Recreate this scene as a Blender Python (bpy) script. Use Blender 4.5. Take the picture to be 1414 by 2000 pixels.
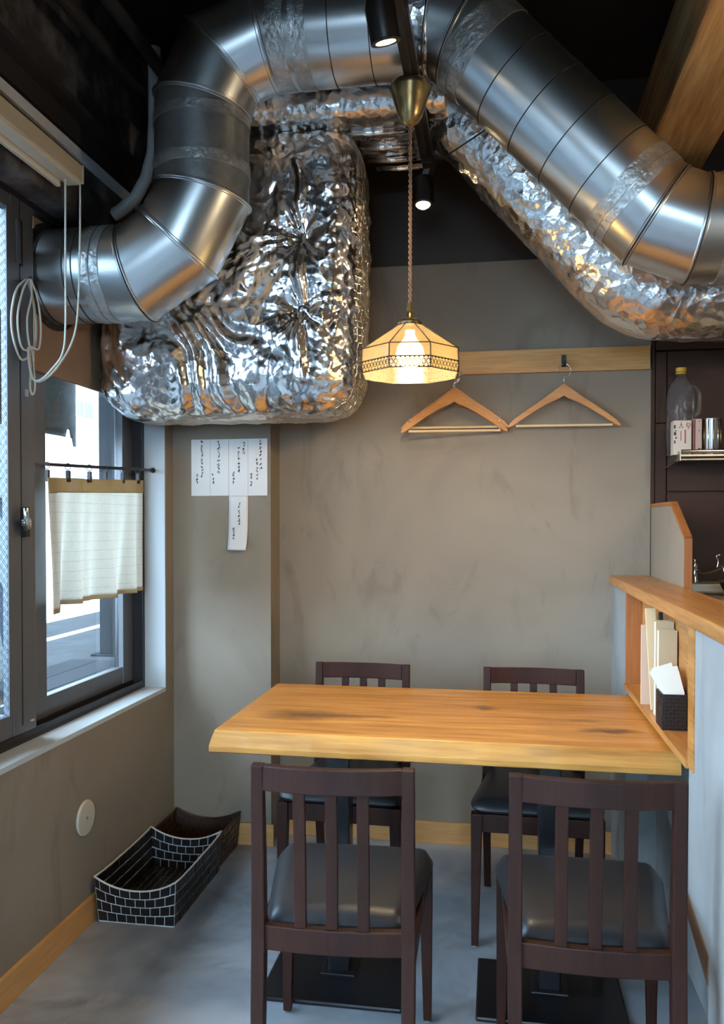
import bpy, bmesh, math, random
from mathutils import Vector, Matrix, noise
random.seed(7)
PI = math.pi
sc = bpy.context.scene
C = sc.collection
for o in list(bpy.data.objects):
    bpy.data.objects.remove(o)

# ------------------------------------------------------------------ camera
cam_d = bpy.data.cameras.new('camera')
cam = bpy.data.objects.new('camera', cam_d)
C.objects.link(cam)
cam_d.sensor_fit = 'VERTICAL'
cam_d.sensor_height = 36.0
cam_d.lens = 1591.66 / 2000 * 36.0
cam_d.shift_y = 49.08 / 2000
cam_d.clip_start = 0.02
cam.location = (0, 0, 1.3167)
cam.rotation_euler = (PI / 2 - 0.0171, 0, 0.1628)
sc.camera = cam

# ------------------------------------------------------------------ sky and exposure
w = bpy.data.worlds.new('world')
sc.world = w
w.use_nodes = True
bg = w.node_tree.nodes['Background']
bg.inputs[0].default_value = (0.60, 0.79, 1.0, 1)
bg.inputs[1].default_value = 19.0
sc.view_settings.view_transform = 'Standard'
sc.view_settings.look = 'None'
sc.view_settings.exposure = 0.0
sc.view_settings.gamma = 1.0
sc.view_settings.use_curve_mapping = False
sc.cycles.use_denoising = True
sc.cycles.use_adaptive_sampling = True
sc.cycles.adaptive_threshold = 0.09
sc.cycles.max_bounces = 6
sc.cycles.diffuse_bounces = 4
sc.cycles.glossy_bounces = 3
sc.cycles.transmission_bounces = 4
sc.cycles.transparent_max_bounces = 8
sc.cycles.caustics_reflective = False
sc.cycles.caustics_refractive = False
sc.cycles.sample_clamp_indirect = 6.0


# ------------------------------------------------------------------ materials
MATS = {}


def nt(name):
    m = bpy.data.materials.new(name)
    m.use_nodes = True
    MATS[name] = m
    t = m.node_tree
    return m, t, t.nodes, t.links, t.nodes['Principled BSDF']


def mat(name, col, rough=0.5, metal=0.0, col2=None, scale=4.0, stretch=(1, 1, 1), detail=6, lo=0.35, hi=0.65,
        bump=0.0, bscale=30.0, bstretch=(1, 1, 1), spec=0.5, rough2=None, coat=0.0):
    m, t, N, L, b = nt(name)
    b.inputs['Base Color'].default_value = (*col, 1)
    b.inputs['Roughness'].default_value = rough
    b.inputs['Metallic'].default_value = metal
    b.inputs['Specular IOR Level'].default_value = spec
    b.inputs['Coat Weight'].default_value = coat
    tc = N.new('ShaderNodeTexCoord')
    if col2 is not None or rough2 is not None:
        mp = N.new('ShaderNodeMapping')
        mp.inputs['Scale'].default_value = stretch
        L.new(tc.outputs['Object'], mp.inputs[0])
        n = N.new('ShaderNodeTexNoise')
        n.inputs['Scale'].default_value = scale
        n.inputs['Detail'].default_value = min(detail, 3)
        n.inputs['Roughness'].default_value = 0.6
        L.new(mp.outputs[0], n.inputs['Vector'])
        r = N.new('ShaderNodeMapRange')
        r.inputs[1].default_value = lo
        r.inputs[2].default_value = hi
        L.new(n.outputs[0], r.inputs[0])
        if col2 is not None:
            x = N.new('ShaderNodeMix')
            x.data_type = 'RGBA'
            x.inputs[6].default_value = (*col, 1)
            x.inputs[7].default_value = (*col2, 1)
            L.new(r.outputs[0], x.inputs[0])
            L.new(x.outputs[2], b.inputs['Base Color'])
        if rough2 is not None:
            r2 = N.new('ShaderNodeMapRange')
            r2.inputs[3].default_value = rough
            r2.inputs[4].default_value = rough2
            L.new(r.outputs[0], r2.inputs[0])
            L.new(r2.outputs[0], b.inputs['Roughness'])
    if bump:
        mp2 = N.new('ShaderNodeMapping')
        mp2.inputs['Scale'].default_value = bstretch
        L.new(tc.outputs['Object'], mp2.inputs[0])
        n2 = N.new('ShaderNodeTexNoise')
        n2.inputs['Scale'].default_value = bscale
        n2.inputs['Detail'].default_value = 2
        L.new(mp2.outputs[0], n2.inputs['Vector'])
        bp = N.new('ShaderNodeBump')
        bp.inputs['Strength'].default_value = bump
        bp.inputs['Distance'].default_value = 0.01
        L.new(n2.outputs[0], bp.inputs['Height'])
        L.new(bp.outputs[0], b.inputs['Normal'])
    return m


def plaster(name, c1, c2, c3, rough=0.8, spec=0.3, s1=1.1, s2=5.0, bump=0.12):
    """trowelled mortar: broad cloudy patches, finer trowel marks and a few dark smudges"""
    m, t, N, L, b = nt(name)
    tc = N.new('ShaderNodeTexCoord')
    geo = N.new('ShaderNodeNewGeometry')

    def nz(scale, stretch, det=6, dist=0.0):
        mp = N.new('ShaderNodeMapping')
        mp.inputs['Scale'].default_value = stretch
        mp.inputs['Rotation'].default_value = (0.2, 0.35, 0.4)
        L.new(geo.outputs['Position'], mp.inputs[0])
        n = N.new('ShaderNodeTexNoise')
        n.inputs['Scale'].default_value = scale
        n.inputs['Detail'].default_value = det
        n.inputs['Roughness'].default_value = 0.62
        n.inputs['Distortion'].default_value = dist
        L.new(mp.outputs[0], n.inputs['Vector'])
        return n.outputs[0]

    def rng(v, a, bb):
        r = N.new('ShaderNodeMapRange')
        r.inputs[1].default_value = a
        r.inputs[2].default_value = bb
        L.new(v, r.inputs[0])
        return r.outputs[0]

    def mix(f, a, bb):
        x = N.new('ShaderNodeMix')
        x.data_type = 'RGBA'
        for k, v in ((6, a), (7, bb)):
            if isinstance(v, tuple):
                x.inputs[k].default_value = (*v, 1)
            else:
                L.new(v, x.inputs[k])
        L.new(f, x.inputs[0])
        return x.outputs[2]
    base = mix(rng(nz(s1, (1, 1, 1), 3, 0.6), 0.35, 0.66), c1, c2)
    fine = nz(s2, (1, 1, 0.45), 5, 1.2)
    col = mix(rng(fine, 0.56, 0.82), base, c3)
    L.new(col, b.inputs['Base Color'])
    b.inputs['Roughness'].default_value = rough
    b.inputs['Specular IOR Level'].default_value = spec
    return m


def wood(name, c1, c2, axis=0, grain=9.0, rough=0.45, knots=(), dark=(0.10, 0.035, 0.01), spec=0.4, coat=0.0, bump=0.05, streak=None):
    """long grain along an axis, with optional knots at given object-space places"""
    m, t, N, L, b = nt(name)
    tc = N.new('ShaderNodeTexCoord')
    st = [1.0, 1.0, 1.0]
    st[axis] = 0.07
    pos = tc.outputs['Object']
    mp = N.new('ShaderNodeMapping')
    mp.inputs['Scale'].default_value = st
    L.new(pos, mp.inputs[0])
    n = N.new('ShaderNodeTexNoise')
    n.inputs['Scale'].default_value = grain
    n.inputs['Detail'].default_value = 5
    n.inputs['Roughness'].default_value = 0.62
    n.inputs['Distortion'].default_value = 0.5
    L.new(mp.outputs[0], n.inputs['Vector'])
    n2 = N.new('ShaderNodeTexNoise')
    n2.inputs['Scale'].default_value = grain * 9
    n2.inputs['Detail'].default_value = 2
    L.new(mp.outputs[0], n2.inputs['Vector'])
    a = N.new('ShaderNodeMath')
    a.operation = 'MULTIPLY_ADD'
    a.inputs[1].default_value = 0.5
    L.new(n2.outputs[0], a.inputs[0])
    L.new(n.outputs[0], a.inputs[2])
    r = N.new('ShaderNodeMapRange')
    r.inputs[1].default_value = 0.58
    r.inputs[2].default_value = 0.92
    L.new(a.outputs[0], r.inputs[0])
    x = N.new('ShaderNodeMix')
    x.data_type = 'RGBA'
    x.inputs[6].default_value = (*c1, 1)
    x.inputs[7].default_value = (*c2, 1)
    L.new(r.outputs[0], x.inputs[0])
    out = x.outputs[2]
    for (kx, ky, kz, rx, ry, st_) in knots:
        s = N.new('ShaderNodeVectorMath')
        s.operation = 'SUBTRACT'
        s.inputs[1].default_value = (kx, ky, kz)
        wn = N.new('ShaderNodeVectorMath')
        wn.operation = 'MULTIPLY_ADD'
        nn = N.new('ShaderNodeTexNoise')
        nn.inputs['Scale'].default_value = 16
        nn.inputs['Detail'].default_value = 3
        L.new(pos, nn.inputs['Vector'])
        wn.inputs[1].default_value = (0.12, 0.07, 0)
        L.new(nn.outputs['Color'], wn.inputs[0])
        L.new(pos, wn.inputs[2])
        L.new(wn.outputs[0], s.inputs[0])
        d = N.new('ShaderNodeVectorMath')
        d.operation = 'MULTIPLY'
        d.inputs[1].default_value = (1 / rx, 1 / ry, 0)
        L.new(s.outputs[0], d.inputs[0])
        ln = N.new('ShaderNodeVectorMath')
        ln.operation = 'LENGTH'
        L.new(d.outputs[0], ln.inputs[0])
        mr = N.new('ShaderNodeMapRange')
        mr.inputs[1].default_value = 0.25
        mr.inputs[2].default_value = 1.0
        mr.inputs[3].default_value = st_
        mr.inputs[4].default_value = 0.0
        L.new(ln.outputs['Value'], mr.inputs[0])
        kk = N.new('ShaderNodeMix')
        kk.data_type = 'RGBA'
        L.new(mr.outputs[0], kk.inputs[0])
        L.new(out, kk.inputs[6])
        kk.inputs[7].default_value = (*dark, 1)
        out = kk.outputs[2]
    L.new(out, b.inputs['Base Color'])
    b.inputs['Roughness'].default_value = rough
    b.inputs['Specular IOR Level'].default_value = spec
    b.inputs['Coat Weight'].default_value = coat
    b.inputs['Coat Roughness'].default_value = 0.25
    return m


def foil_mat(name, base, rough, vs, strength, mesh_lines=False):
    """crumpled aluminium skin: creased cells at two sizes in relief"""
    m, t, N, L, b = nt(name)
    b.inputs['Base Color'].default_value = (*base, 1)
    b.inputs['Metallic'].default_value = 1.0
    b.inputs['Roughness'].default_value = rough
    geo = N.new('ShaderNodeNewGeometry')
    acc = None
    for sc_, wgt in ((vs, 1.0), (vs * 2.7, 0.42)):
        d = N.new('ShaderNodeTexNoise')
        d.inputs['Scale'].default_value = sc_ * 0.6
        d.inputs['Detail'].default_value = 0
        L.new(geo.outputs['Position'], d.inputs['Vector'])
        mx = N.new('ShaderNodeVectorMath')
        mx.operation = 'MULTIPLY_ADD'
        mx.inputs[1].default_value = (0.9 / sc_,) * 3
        L.new(d.outputs['Color'], mx.inputs[0])
        L.new(geo.outputs['Position'], mx.inputs[2])
        v = N.new('ShaderNodeTexVoronoi')
        v.feature = 'F1'
        v.inputs['Scale'].default_value = sc_
        L.new(mx.outputs[0], v.inputs['Vector'])
        k = N.new('ShaderNodeMath')
        k.operation = 'MULTIPLY_ADD'
        k.inputs[1].default_value = wgt / sc_ * 12
        L.new(v.outputs['Distance'], k.inputs[0])
        if acc is None:
            k.inputs[2].default_value = 0
        else:
            L.new(acc, k.inputs[2])
        acc = k.outputs[0]
    if mesh_lines:
        v = N.new('ShaderNodeTexVoronoi')
        v.feature = 'DISTANCE_TO_EDGE'
        v.inputs['Scale'].default_value = 40
        v.inputs['Randomness'].default_value = 0.25
        L.new(geo.outputs['Position'], v.inputs['Vector'])
        r = N.new('ShaderNodeMapRange')
        r.inputs[1].default_value = 0.0
        r.inputs[2].default_value = 0.12
        r.inputs[3].default_value = 0.35
        r.inputs[4].default_value = 0.0
        L.new(v.outputs['Distance'], r.inputs[0])
        k = N.new('ShaderNodeMath')
        k.operation = 'ADD'
        L.new(acc, k.inputs[0])
        L.new(r.outputs[0], k.inputs[1])
        acc = k.outputs[0]
    bp = N.new('ShaderNodeBump')
    bp.inputs['Strength'].default_value = strength
    bp.inputs['Distance'].default_value = 0.012
    L.new(acc, bp.inputs['Height'])
    L.new(bp.outputs[0], b.inputs['Normal'])
    return m


def glass_mat(name, tint=(1, 1, 1), refl=0.12, rough=0.02, wire=False, haze=0.0):
    m = bpy.data.materials.new(name)
    m.use_nodes = True
    MATS[name] = m
    t = m.node_tree
    N, L = t.nodes, t.links
    N.clear()
    o = N.new('ShaderNodeOutputMaterial')
    tr = N.new('ShaderNodeBsdfTransparent')
    tr.inputs[0].default_value = (*tint, 1)
    g = N.new('ShaderNodeBsdfGlossy')
    g.inputs['Roughness'].default_value = rough
    fr = N.new('ShaderNodeLayerWeight')
    fr.inputs[0].default_value = refl
    mx = N.new('ShaderNodeMixShader')
    L.new(fr.outputs['Fresnel'], mx.inputs[0])
    L.new(tr.outputs[0], mx.inputs[1])
    L.new(g.outputs[0], mx.inputs[2])
    fin = mx.outputs[0]
    if haze:
        hz = N.new('ShaderNodeBsdfDiffuse')
        hz.inputs[0].default_value = (0.8, 0.8, 0.78, 1)
        h2 = N.new('ShaderNodeMixShader')
        h2.inputs[0].default_value = haze
        L.new(fin, h2.inputs[1])
        L.new(hz.outputs[0], h2.inputs[2])
        fin = h2.outputs[0]
    if wire:  # wired safety glass: thin crossed diagonals
        geo = N.new('ShaderNodeNewGeometry')
        sep = N.new('ShaderNodeSeparateXYZ')
        L.new(geo.outputs['Position'], sep.inputs[0])
        acc = None
        for sgn in (1, -1):
            a = N.new('ShaderNodeMath')
            a.operation = 'MULTIPLY_ADD'
            a.inputs[1].default_value = sgn
            L.new(sep.outputs['Y'], a.inputs[0])
            L.new(sep.outputs['Z'], a.inputs[2])
            f = N.new('ShaderNodeMath')
            f.operation = 'PINGPONG'
            f.inputs[1].default_value = 0.014
            L.new(a.outputs[0], f.inputs[0])
            lt = N.new('ShaderNodeMath')
            lt.operation = 'LESS_THAN'
            lt.inputs[1].default_value = 0.0009
            L.new(f.outputs[0], lt.inputs[0])
            if acc is None:
                acc = lt.outputs[0]
            else:
                k = N.new('ShaderNodeMath')
                k.operation = 'MAXIMUM'
                L.new(acc, k.inputs[0])
                L.new(lt.outputs[0], k.inputs[1])
                acc = k.outputs[0]
        dk = N.new('ShaderNodeBsdfDiffuse')
        dk.inputs[0].default_value = (0.25, 0.28, 0.3, 1)
        m2 = N.new('ShaderNodeMixShader')
        L.new(acc, m2.inputs[0])
        L.new(fin, m2.inputs[1])
        L.new(dk.outputs[0], m2.inputs[2])
        fin = m2.outputs[0]
    L.new(fin, o.inputs[0])
    return m


def cloth_mat(name, col, col2, trans=0.5, lines=True):
    m = bpy.data.materials.new(name)
    m.use_nodes = True
    MATS[name] = m
    t = m.node_tree
    N, L = t.nodes, t.links
    N.clear()
    o = N.new('ShaderNodeOutputMaterial')
    geo = N.new('ShaderNodeNewGeometry')
    sep = N.new('ShaderNodeSeparateXYZ')
    L.new(geo.outputs['Position'], sep.inputs[0])
    n = N.new('ShaderNodeTexNoise')
    n.inputs['Scale'].default_value = 140
    n.inputs['Detail'].default_value = 3
    L.new(geo.outputs['Position'], n.inputs['Vector'])
    f = N.new('ShaderNodeMath')
    f.operation = 'PINGPONG'
    f.inputs[1].default_value = 0.0165
    L.new(sep.outputs['Z'], f.inputs[0])
    lt = N.new('ShaderNodeMath')
    lt.operation = 'LESS_THAN'
    lt.inputs[1].default_value = 0.0007 if lines else -1
    L.new(f.outputs[0], lt.inputs[0])
    sc_ = N.new('ShaderNodeMath')
    sc_.operation = 'MULTIPLY_ADD'
    sc_.inputs[1].default_value = 0.35
    L.new(n.outputs[0], sc_.inputs[0])
    k = N.new('ShaderNodeMath')
    k.operation = 'MULTIPLY'
    k.inputs[1].default_value = 0.45
    L.new(lt.outputs[0], k.inputs[0])
    L.new(k.outputs[0], sc_.inputs[2])
    x = N.new('ShaderNodeMix')
    x.data_type = 'RGBA'
    x.inputs[6].default_value = (*col, 1)
    x.inputs[7].default_value = (*col2, 1)
    L.new(sc_.outputs[0], x.inputs[0])
    d = N.new('ShaderNodeBsdfDiffuse')
    tl = N.new('ShaderNodeBsdfTranslucent')
    L.new(x.outputs[2], d.inputs[0])
    L.new(x.outputs[2], tl.inputs[0])
    mx = N.new('ShaderNodeMixShader')
    mx.inputs[0].default_value = trans
    L.new(d.outputs[0], mx.inputs[1])
    L.new(tl.outputs[0], mx.inputs[2])
    L.new(mx.outputs[0], o.inputs[0])
    return m


def emit(name, col, st):
    m, t, N, L, b = nt(name)
    b.inputs['Base Color'].default_value = (*col, 1)
    b.inputs['Emission Color'].default_value = (*col, 1)
    b.inputs['Emission Strength'].default_value = st
    m.cycles.emission_sampling = 'NONE'   # the lamp objects themselves carry the light
    return m


plaster('wall_plaster', (0.222, 0.186, 0.145), (0.284, 0.240, 0.188), (0.172, 0.143, 0.110))
plaster('wall_counter', (0.25, 0.258, 0.258), (0.33, 0.335, 0.33), (0.19, 0.20, 0.20), s1=2.0)
plaster('concrete_floor', (0.20, 0.217, 0.24), (0.40, 0.425, 0.46), (0.12, 0.128, 0.14), rough=0.36, spec=0.5, s1=2.3, s2=2.4, bump=0.05)
mat('dark_paint', (0.018, 0.015, 0.014), 0.6, col2=(0.028, 0.024, 0.022), scale=2)
mat('dark_rough', (0.04, 0.036, 0.035), 0.85, col2=(0.17, 0.165, 0.16), scale=9, lo=0.45, hi=0.75, bump=0.8, bscale=25)
mat('dark_wall', (0.030, 0.023, 0.018), 0.55)
mat('jamb_paint', (0.48, 0.52, 0.54), 0.5)
mat('light_strip', (0.78, 0.80, 0.82), 0.45)
mat('brown_panel', (0.058, 0.029, 0.019), 0.6, spec=0.2, col2=(0.040, 0.022, 0.016), scale=3)
mat('alu_frame', (0.16, 0.165, 0.175), 0.38, 0.55)
mat('alu_dark', (0.022, 0.02, 0.021), 0.4, 0.3)
wood('pale_wood', (0.62, 0.34, 0.13), (0.50, 0.25, 0.08), axis=0, grain=14, rough=0.5)
wood('pale_wood_y', (0.62, 0.34, 0.13), (0.50, 0.25, 0.08), axis=1, grain=14, rough=0.5)
wood('rail_wood', (0.66, 0.37, 0.13), (0.50, 0.24, 0.07), axis=0, grain=16, rough=0.45)
wood('beam_wood', (0.68, 0.41, 0.18), (0.32, 0.15, 0.05), axis=1, grain=7, rough=0.6, bump=0.25)
wood('counter_wood', (0.55, 0.26, 0.075), (0.33, 0.13, 0.03), axis=1, grain=13, rough=0.35, coat=0.15)
wood('niche_wood', (0.40, 0.155, 0.045), (0.28, 0.095, 0.026), axis=2, grain=12, rough=0.5)
wood('hanger_wood', (0.62, 0.30, 0.10), (0.52, 0.22, 0.065), axis=0, grain=10, rough=0.4, coat=0.2)
wood('table_wood', (0.70, 0.325, 0.072), (0.36, 0.13, 0.02), axis=0, grain=8, rough=0.40, coat=0.12,
     knots=((-0.355, -0.086, 0, 0.17, 0.085, 0.95), (0.205, 0.10, 0, 0.07, 0.035, 0.95), (0.57, -0.137, 0, 0.10, 0.04, 0.95), (-0.20, -0.075, 0, 0.16, 0.035, 0.7),
            (0.50, -0.03, 0, 0.07, 0.02, 0.5)), dark=(0.16, 0.065, 0.018))
wood('chair_wood', (0.040, 0.0125, 0.0070), (0.023, 0.0072, 0.0045), axis=2, grain=14, rough=0.48, coat=0.0, spec=0.22)
wood('crate_wood', (0.09, 0.055, 0.034), (0.05, 0.028, 0.02), axis=0, grain=9, rough=0.8)
mat('seat_leather', (0.016, 0.017, 0.020), 0.40)
mat('black_metal', (0.010, 0.010, 0.012), 0.28, 0.2)
mat('galvanised', (0.64, 0.66, 0.66), 0.30, 1.0, col2=(0.58, 0.60, 0.60), scale=2.2, lo=0.3, hi=0.7)
mat('seam_dark', (0.05, 0.05, 0.05), 0.5, 0.6)
mat('seam_bright', (0.75, 0.77, 0.78), 0.3, 1.0)
mat('foil_tape', (0.66, 0.68, 0.68), 0.42, 0.85, col2=(0.38, 0.39, 0.38), scale=14, bump=0.4, bscale=60)
mat('duct_dusty', (0.46, 0.48, 0.48), 0.42, 0.9, col2=(0.34, 0.35, 0.345), scale=10, bump=0.1, bscale=50)
foil_mat('foil', (0.84, 0.84, 0.84), 0.22, 24.0, 0.6)
foil_mat('foil_fine', (0.82, 0.82, 0.81), 0.24, 32.0, 0.8)
foil_mat('foil_mesh', (0.60, 0.55, 0.46), 0.36, 30.0, 1.0, True)
mat('brass', (0.40, 0.29, 0.13), 0.30, 1.0)
mat('lead_came', (0.06, 0.05, 0.035), 0.45, 0.7)
mat('cord_fabric', (0.30, 0.17, 0.10), 0.8)
mat('black_lamp', (0.020, 0.016, 0.014), 0.35, 0.2)
mat('cream_plastic', (0.62, 0.53, 0.37), 0.45)
mat('cream_light', (0.78, 0.74, 0.60), 0.4)
mat('cord_white', (0.72, 0.72, 0.62), 0.7)
mat('paper', (0.74, 0.74, 0.73), 0.8)
mat('napkin_paper', (0.83, 0.80, 0.72), 0.8)
mat('ink', (0.03, 0.03, 0.035), 0.7)
mat('red_ink', (0.42, 0.05, 0.05), 0.7)
mat('dark_trim', (0.16, 0.085, 0.045), 0.6)
mat('chrome', (0.75, 0.75, 0.74), 0.14, 1.0)
mat('steel', (0.52, 0.50, 0.47), 0.3, 1.0)
mat('weave_black', (0.008, 0.008, 0.009), 0.3)
mat('weave_brown', (0.035, 0.016, 0.010), 0.38)
mat('weave_highlight', (0.60, 0.60, 0.57), 0.4)  # highlights on the weave edges and rim, put in as pale colour
mat('weave_gap_dark', (0.06, 0.035, 0.025), 0.5)
mat('ivory_plate', (0.58, 0.53, 0.43), 0.45)
mat('beige_card', (0.70, 0.52, 0.38), 0.6)
mat('beige_book', (0.55, 0.42, 0.26), 0.65)
mat('slat_wood', (0.78, 0.58, 0.34), 0.5)
mat('carton_white', (0.62, 0.55, 0.47), 0.6)
mat('carton_pink', (0.50, 0.36, 0.30), 0.6)
mat('carton_red', (0.20, 0.03, 0.035), 0.6)
mat('yellow_cap', (0.52, 0.31, 0.03), 0.4)
mat('black_plastic', (0.012, 0.012, 0.013), 0.3, bump=0.0)
mat('kitchen_white', (0.55, 0.52, 0.45), 0.4)
mat('plywood_board', (0.40, 0.27, 0.17), 0.6, col2=(0.34, 0.23, 0.15), scale=3)
mat('grey_sheet', (0.08, 0.09, 0.09), 0.6, col2=(0.14, 0.155, 0.155), scale=5, lo=0.5, hi=0.75)
mat('asphalt', (0.05, 0.053, 0.056), 0.95, spec=0.1, col2=(0.038, 0.04, 0.043), scale=3)
mat('road_white', (0.3, 0.3, 0.3), 0.8)
mat('building_white', (0.5, 0.5, 0.5), 0.7)
mat('building_blue', (0.035, 0.04, 0.05), 0.7)
mat('siding', (0.09, 0.10, 0.11), 0.7)
mat('window_dark', (0.012, 0.015, 0.02), 0.25)
mat('post_grey', (0.018, 0.02, 0.023), 0.9, spec=0.1)
mat('planter_white', (0.16, 0.165, 0.17), 0.6)
mat('red_thing', (0.2, 0.02, 0.03), 0.5)
mat('conduit_grey', (0.36, 0.365, 0.35), 0.5)
glass_mat('pane_glass', (0.93, 0.97, 0.98), 0.1)
glass_mat('wired_glass', (0.86, 0.93, 0.97), 0.12, 0.05, True)
glass_mat('clear_plastic', (0.97, 0.97, 0.96), 0.16, 0.1, False, 0.05)
cloth_mat('curtain_linen', (0.92, 0.91, 0.85), (0.50, 0.46, 0.38), 0.62)
cloth_mat('curtain_hem', (0.50, 0.41, 0.26), (0.38, 0.29, 0.16), 0.4, False)
emit('bulb_glow', (1.0, 0.82, 0.55), 60.0)
emit('spot_glow', (1.0, 0.72, 0.40), 22.0)


def banner_mat():
    m, t, N, L, b = nt('banner_print')
    geo = N.new('ShaderNodeNewGeometry')
    wv = N.new('ShaderNodeTexWave')
    wv.wave_type = 'RINGS'
    wv.inputs['Scale'].default_value = 1.6
    wv.inputs['Distortion'].default_value = 2.5
    L.new(geo.outputs['Position'], wv.inputs['Vector'])
    r = N.new('ShaderNodeMapRange')
    r.inputs[1].default_value = 0.62
    r.inputs[2].default_value = 0.66
    L.new(wv.outputs[0], r.inputs[0])
    x = N.new('ShaderNodeMix')
    x.data_type = 'RGBA'
    x.inputs[6].default_value = (0.16, 0.175, 0.165, 1)
    x.inputs[7].default_value = (0.012, 0.02, 0.035, 1)
    L.new(r.outputs[0], x.inputs[0])
    L.new(x.outputs[2], b.inputs['Base Color'])
    b.inputs['Roughness'].default_value = 0.8


banner_mat()


def shade_mat():
    """amber-cream art glass: part translucent, part clear, a little gloss"""
    m = bpy.data.materials.new('art_glass')
    m.use_nodes = True
    MATS['art_glass'] = m
    t = m.node_tree
    N, L = t.nodes, t.links
    N.clear()
    o = N.new('ShaderNodeOutputMaterial')
    d = N.new('ShaderNodeBsdfDiffuse')
    d.inputs[0].default_value = (0.15, 0.125, 0.085, 1)
    tl = N.new('ShaderNodeBsdfTranslucent')
    tl.inputs[0].default_value = (0.20, 0.165, 0.115, 1)
    tr = N.new('ShaderNodeBsdfTransparent')
    tr.inputs[0].default_value = (0.95, 0.85, 0.62, 1)
    g = N.new('ShaderNodeBsdfGlossy')
    g.inputs['Roughness'].default_value = 0.15

    def mx(f, a, b):
        x = N.new('ShaderNodeMixShader')
        x.inputs[0].default_value = f
        L.new(a.outputs[0], x.inputs[1])
        L.new(b.outputs[0], x.inputs[2])
        return x
    r = mx(0.06, mx(0.34, mx(0.5, d, tl), tr), g)
    L.new(r.outputs[0], o.inputs[0])


shade_mat()


# ------------------------------------------------------------------ mesh helpers
def wloc(o):
    v = Vector((0, 0, 0))
    while o is not None:
        v += o.location
        o = o.parent
    return v


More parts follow.
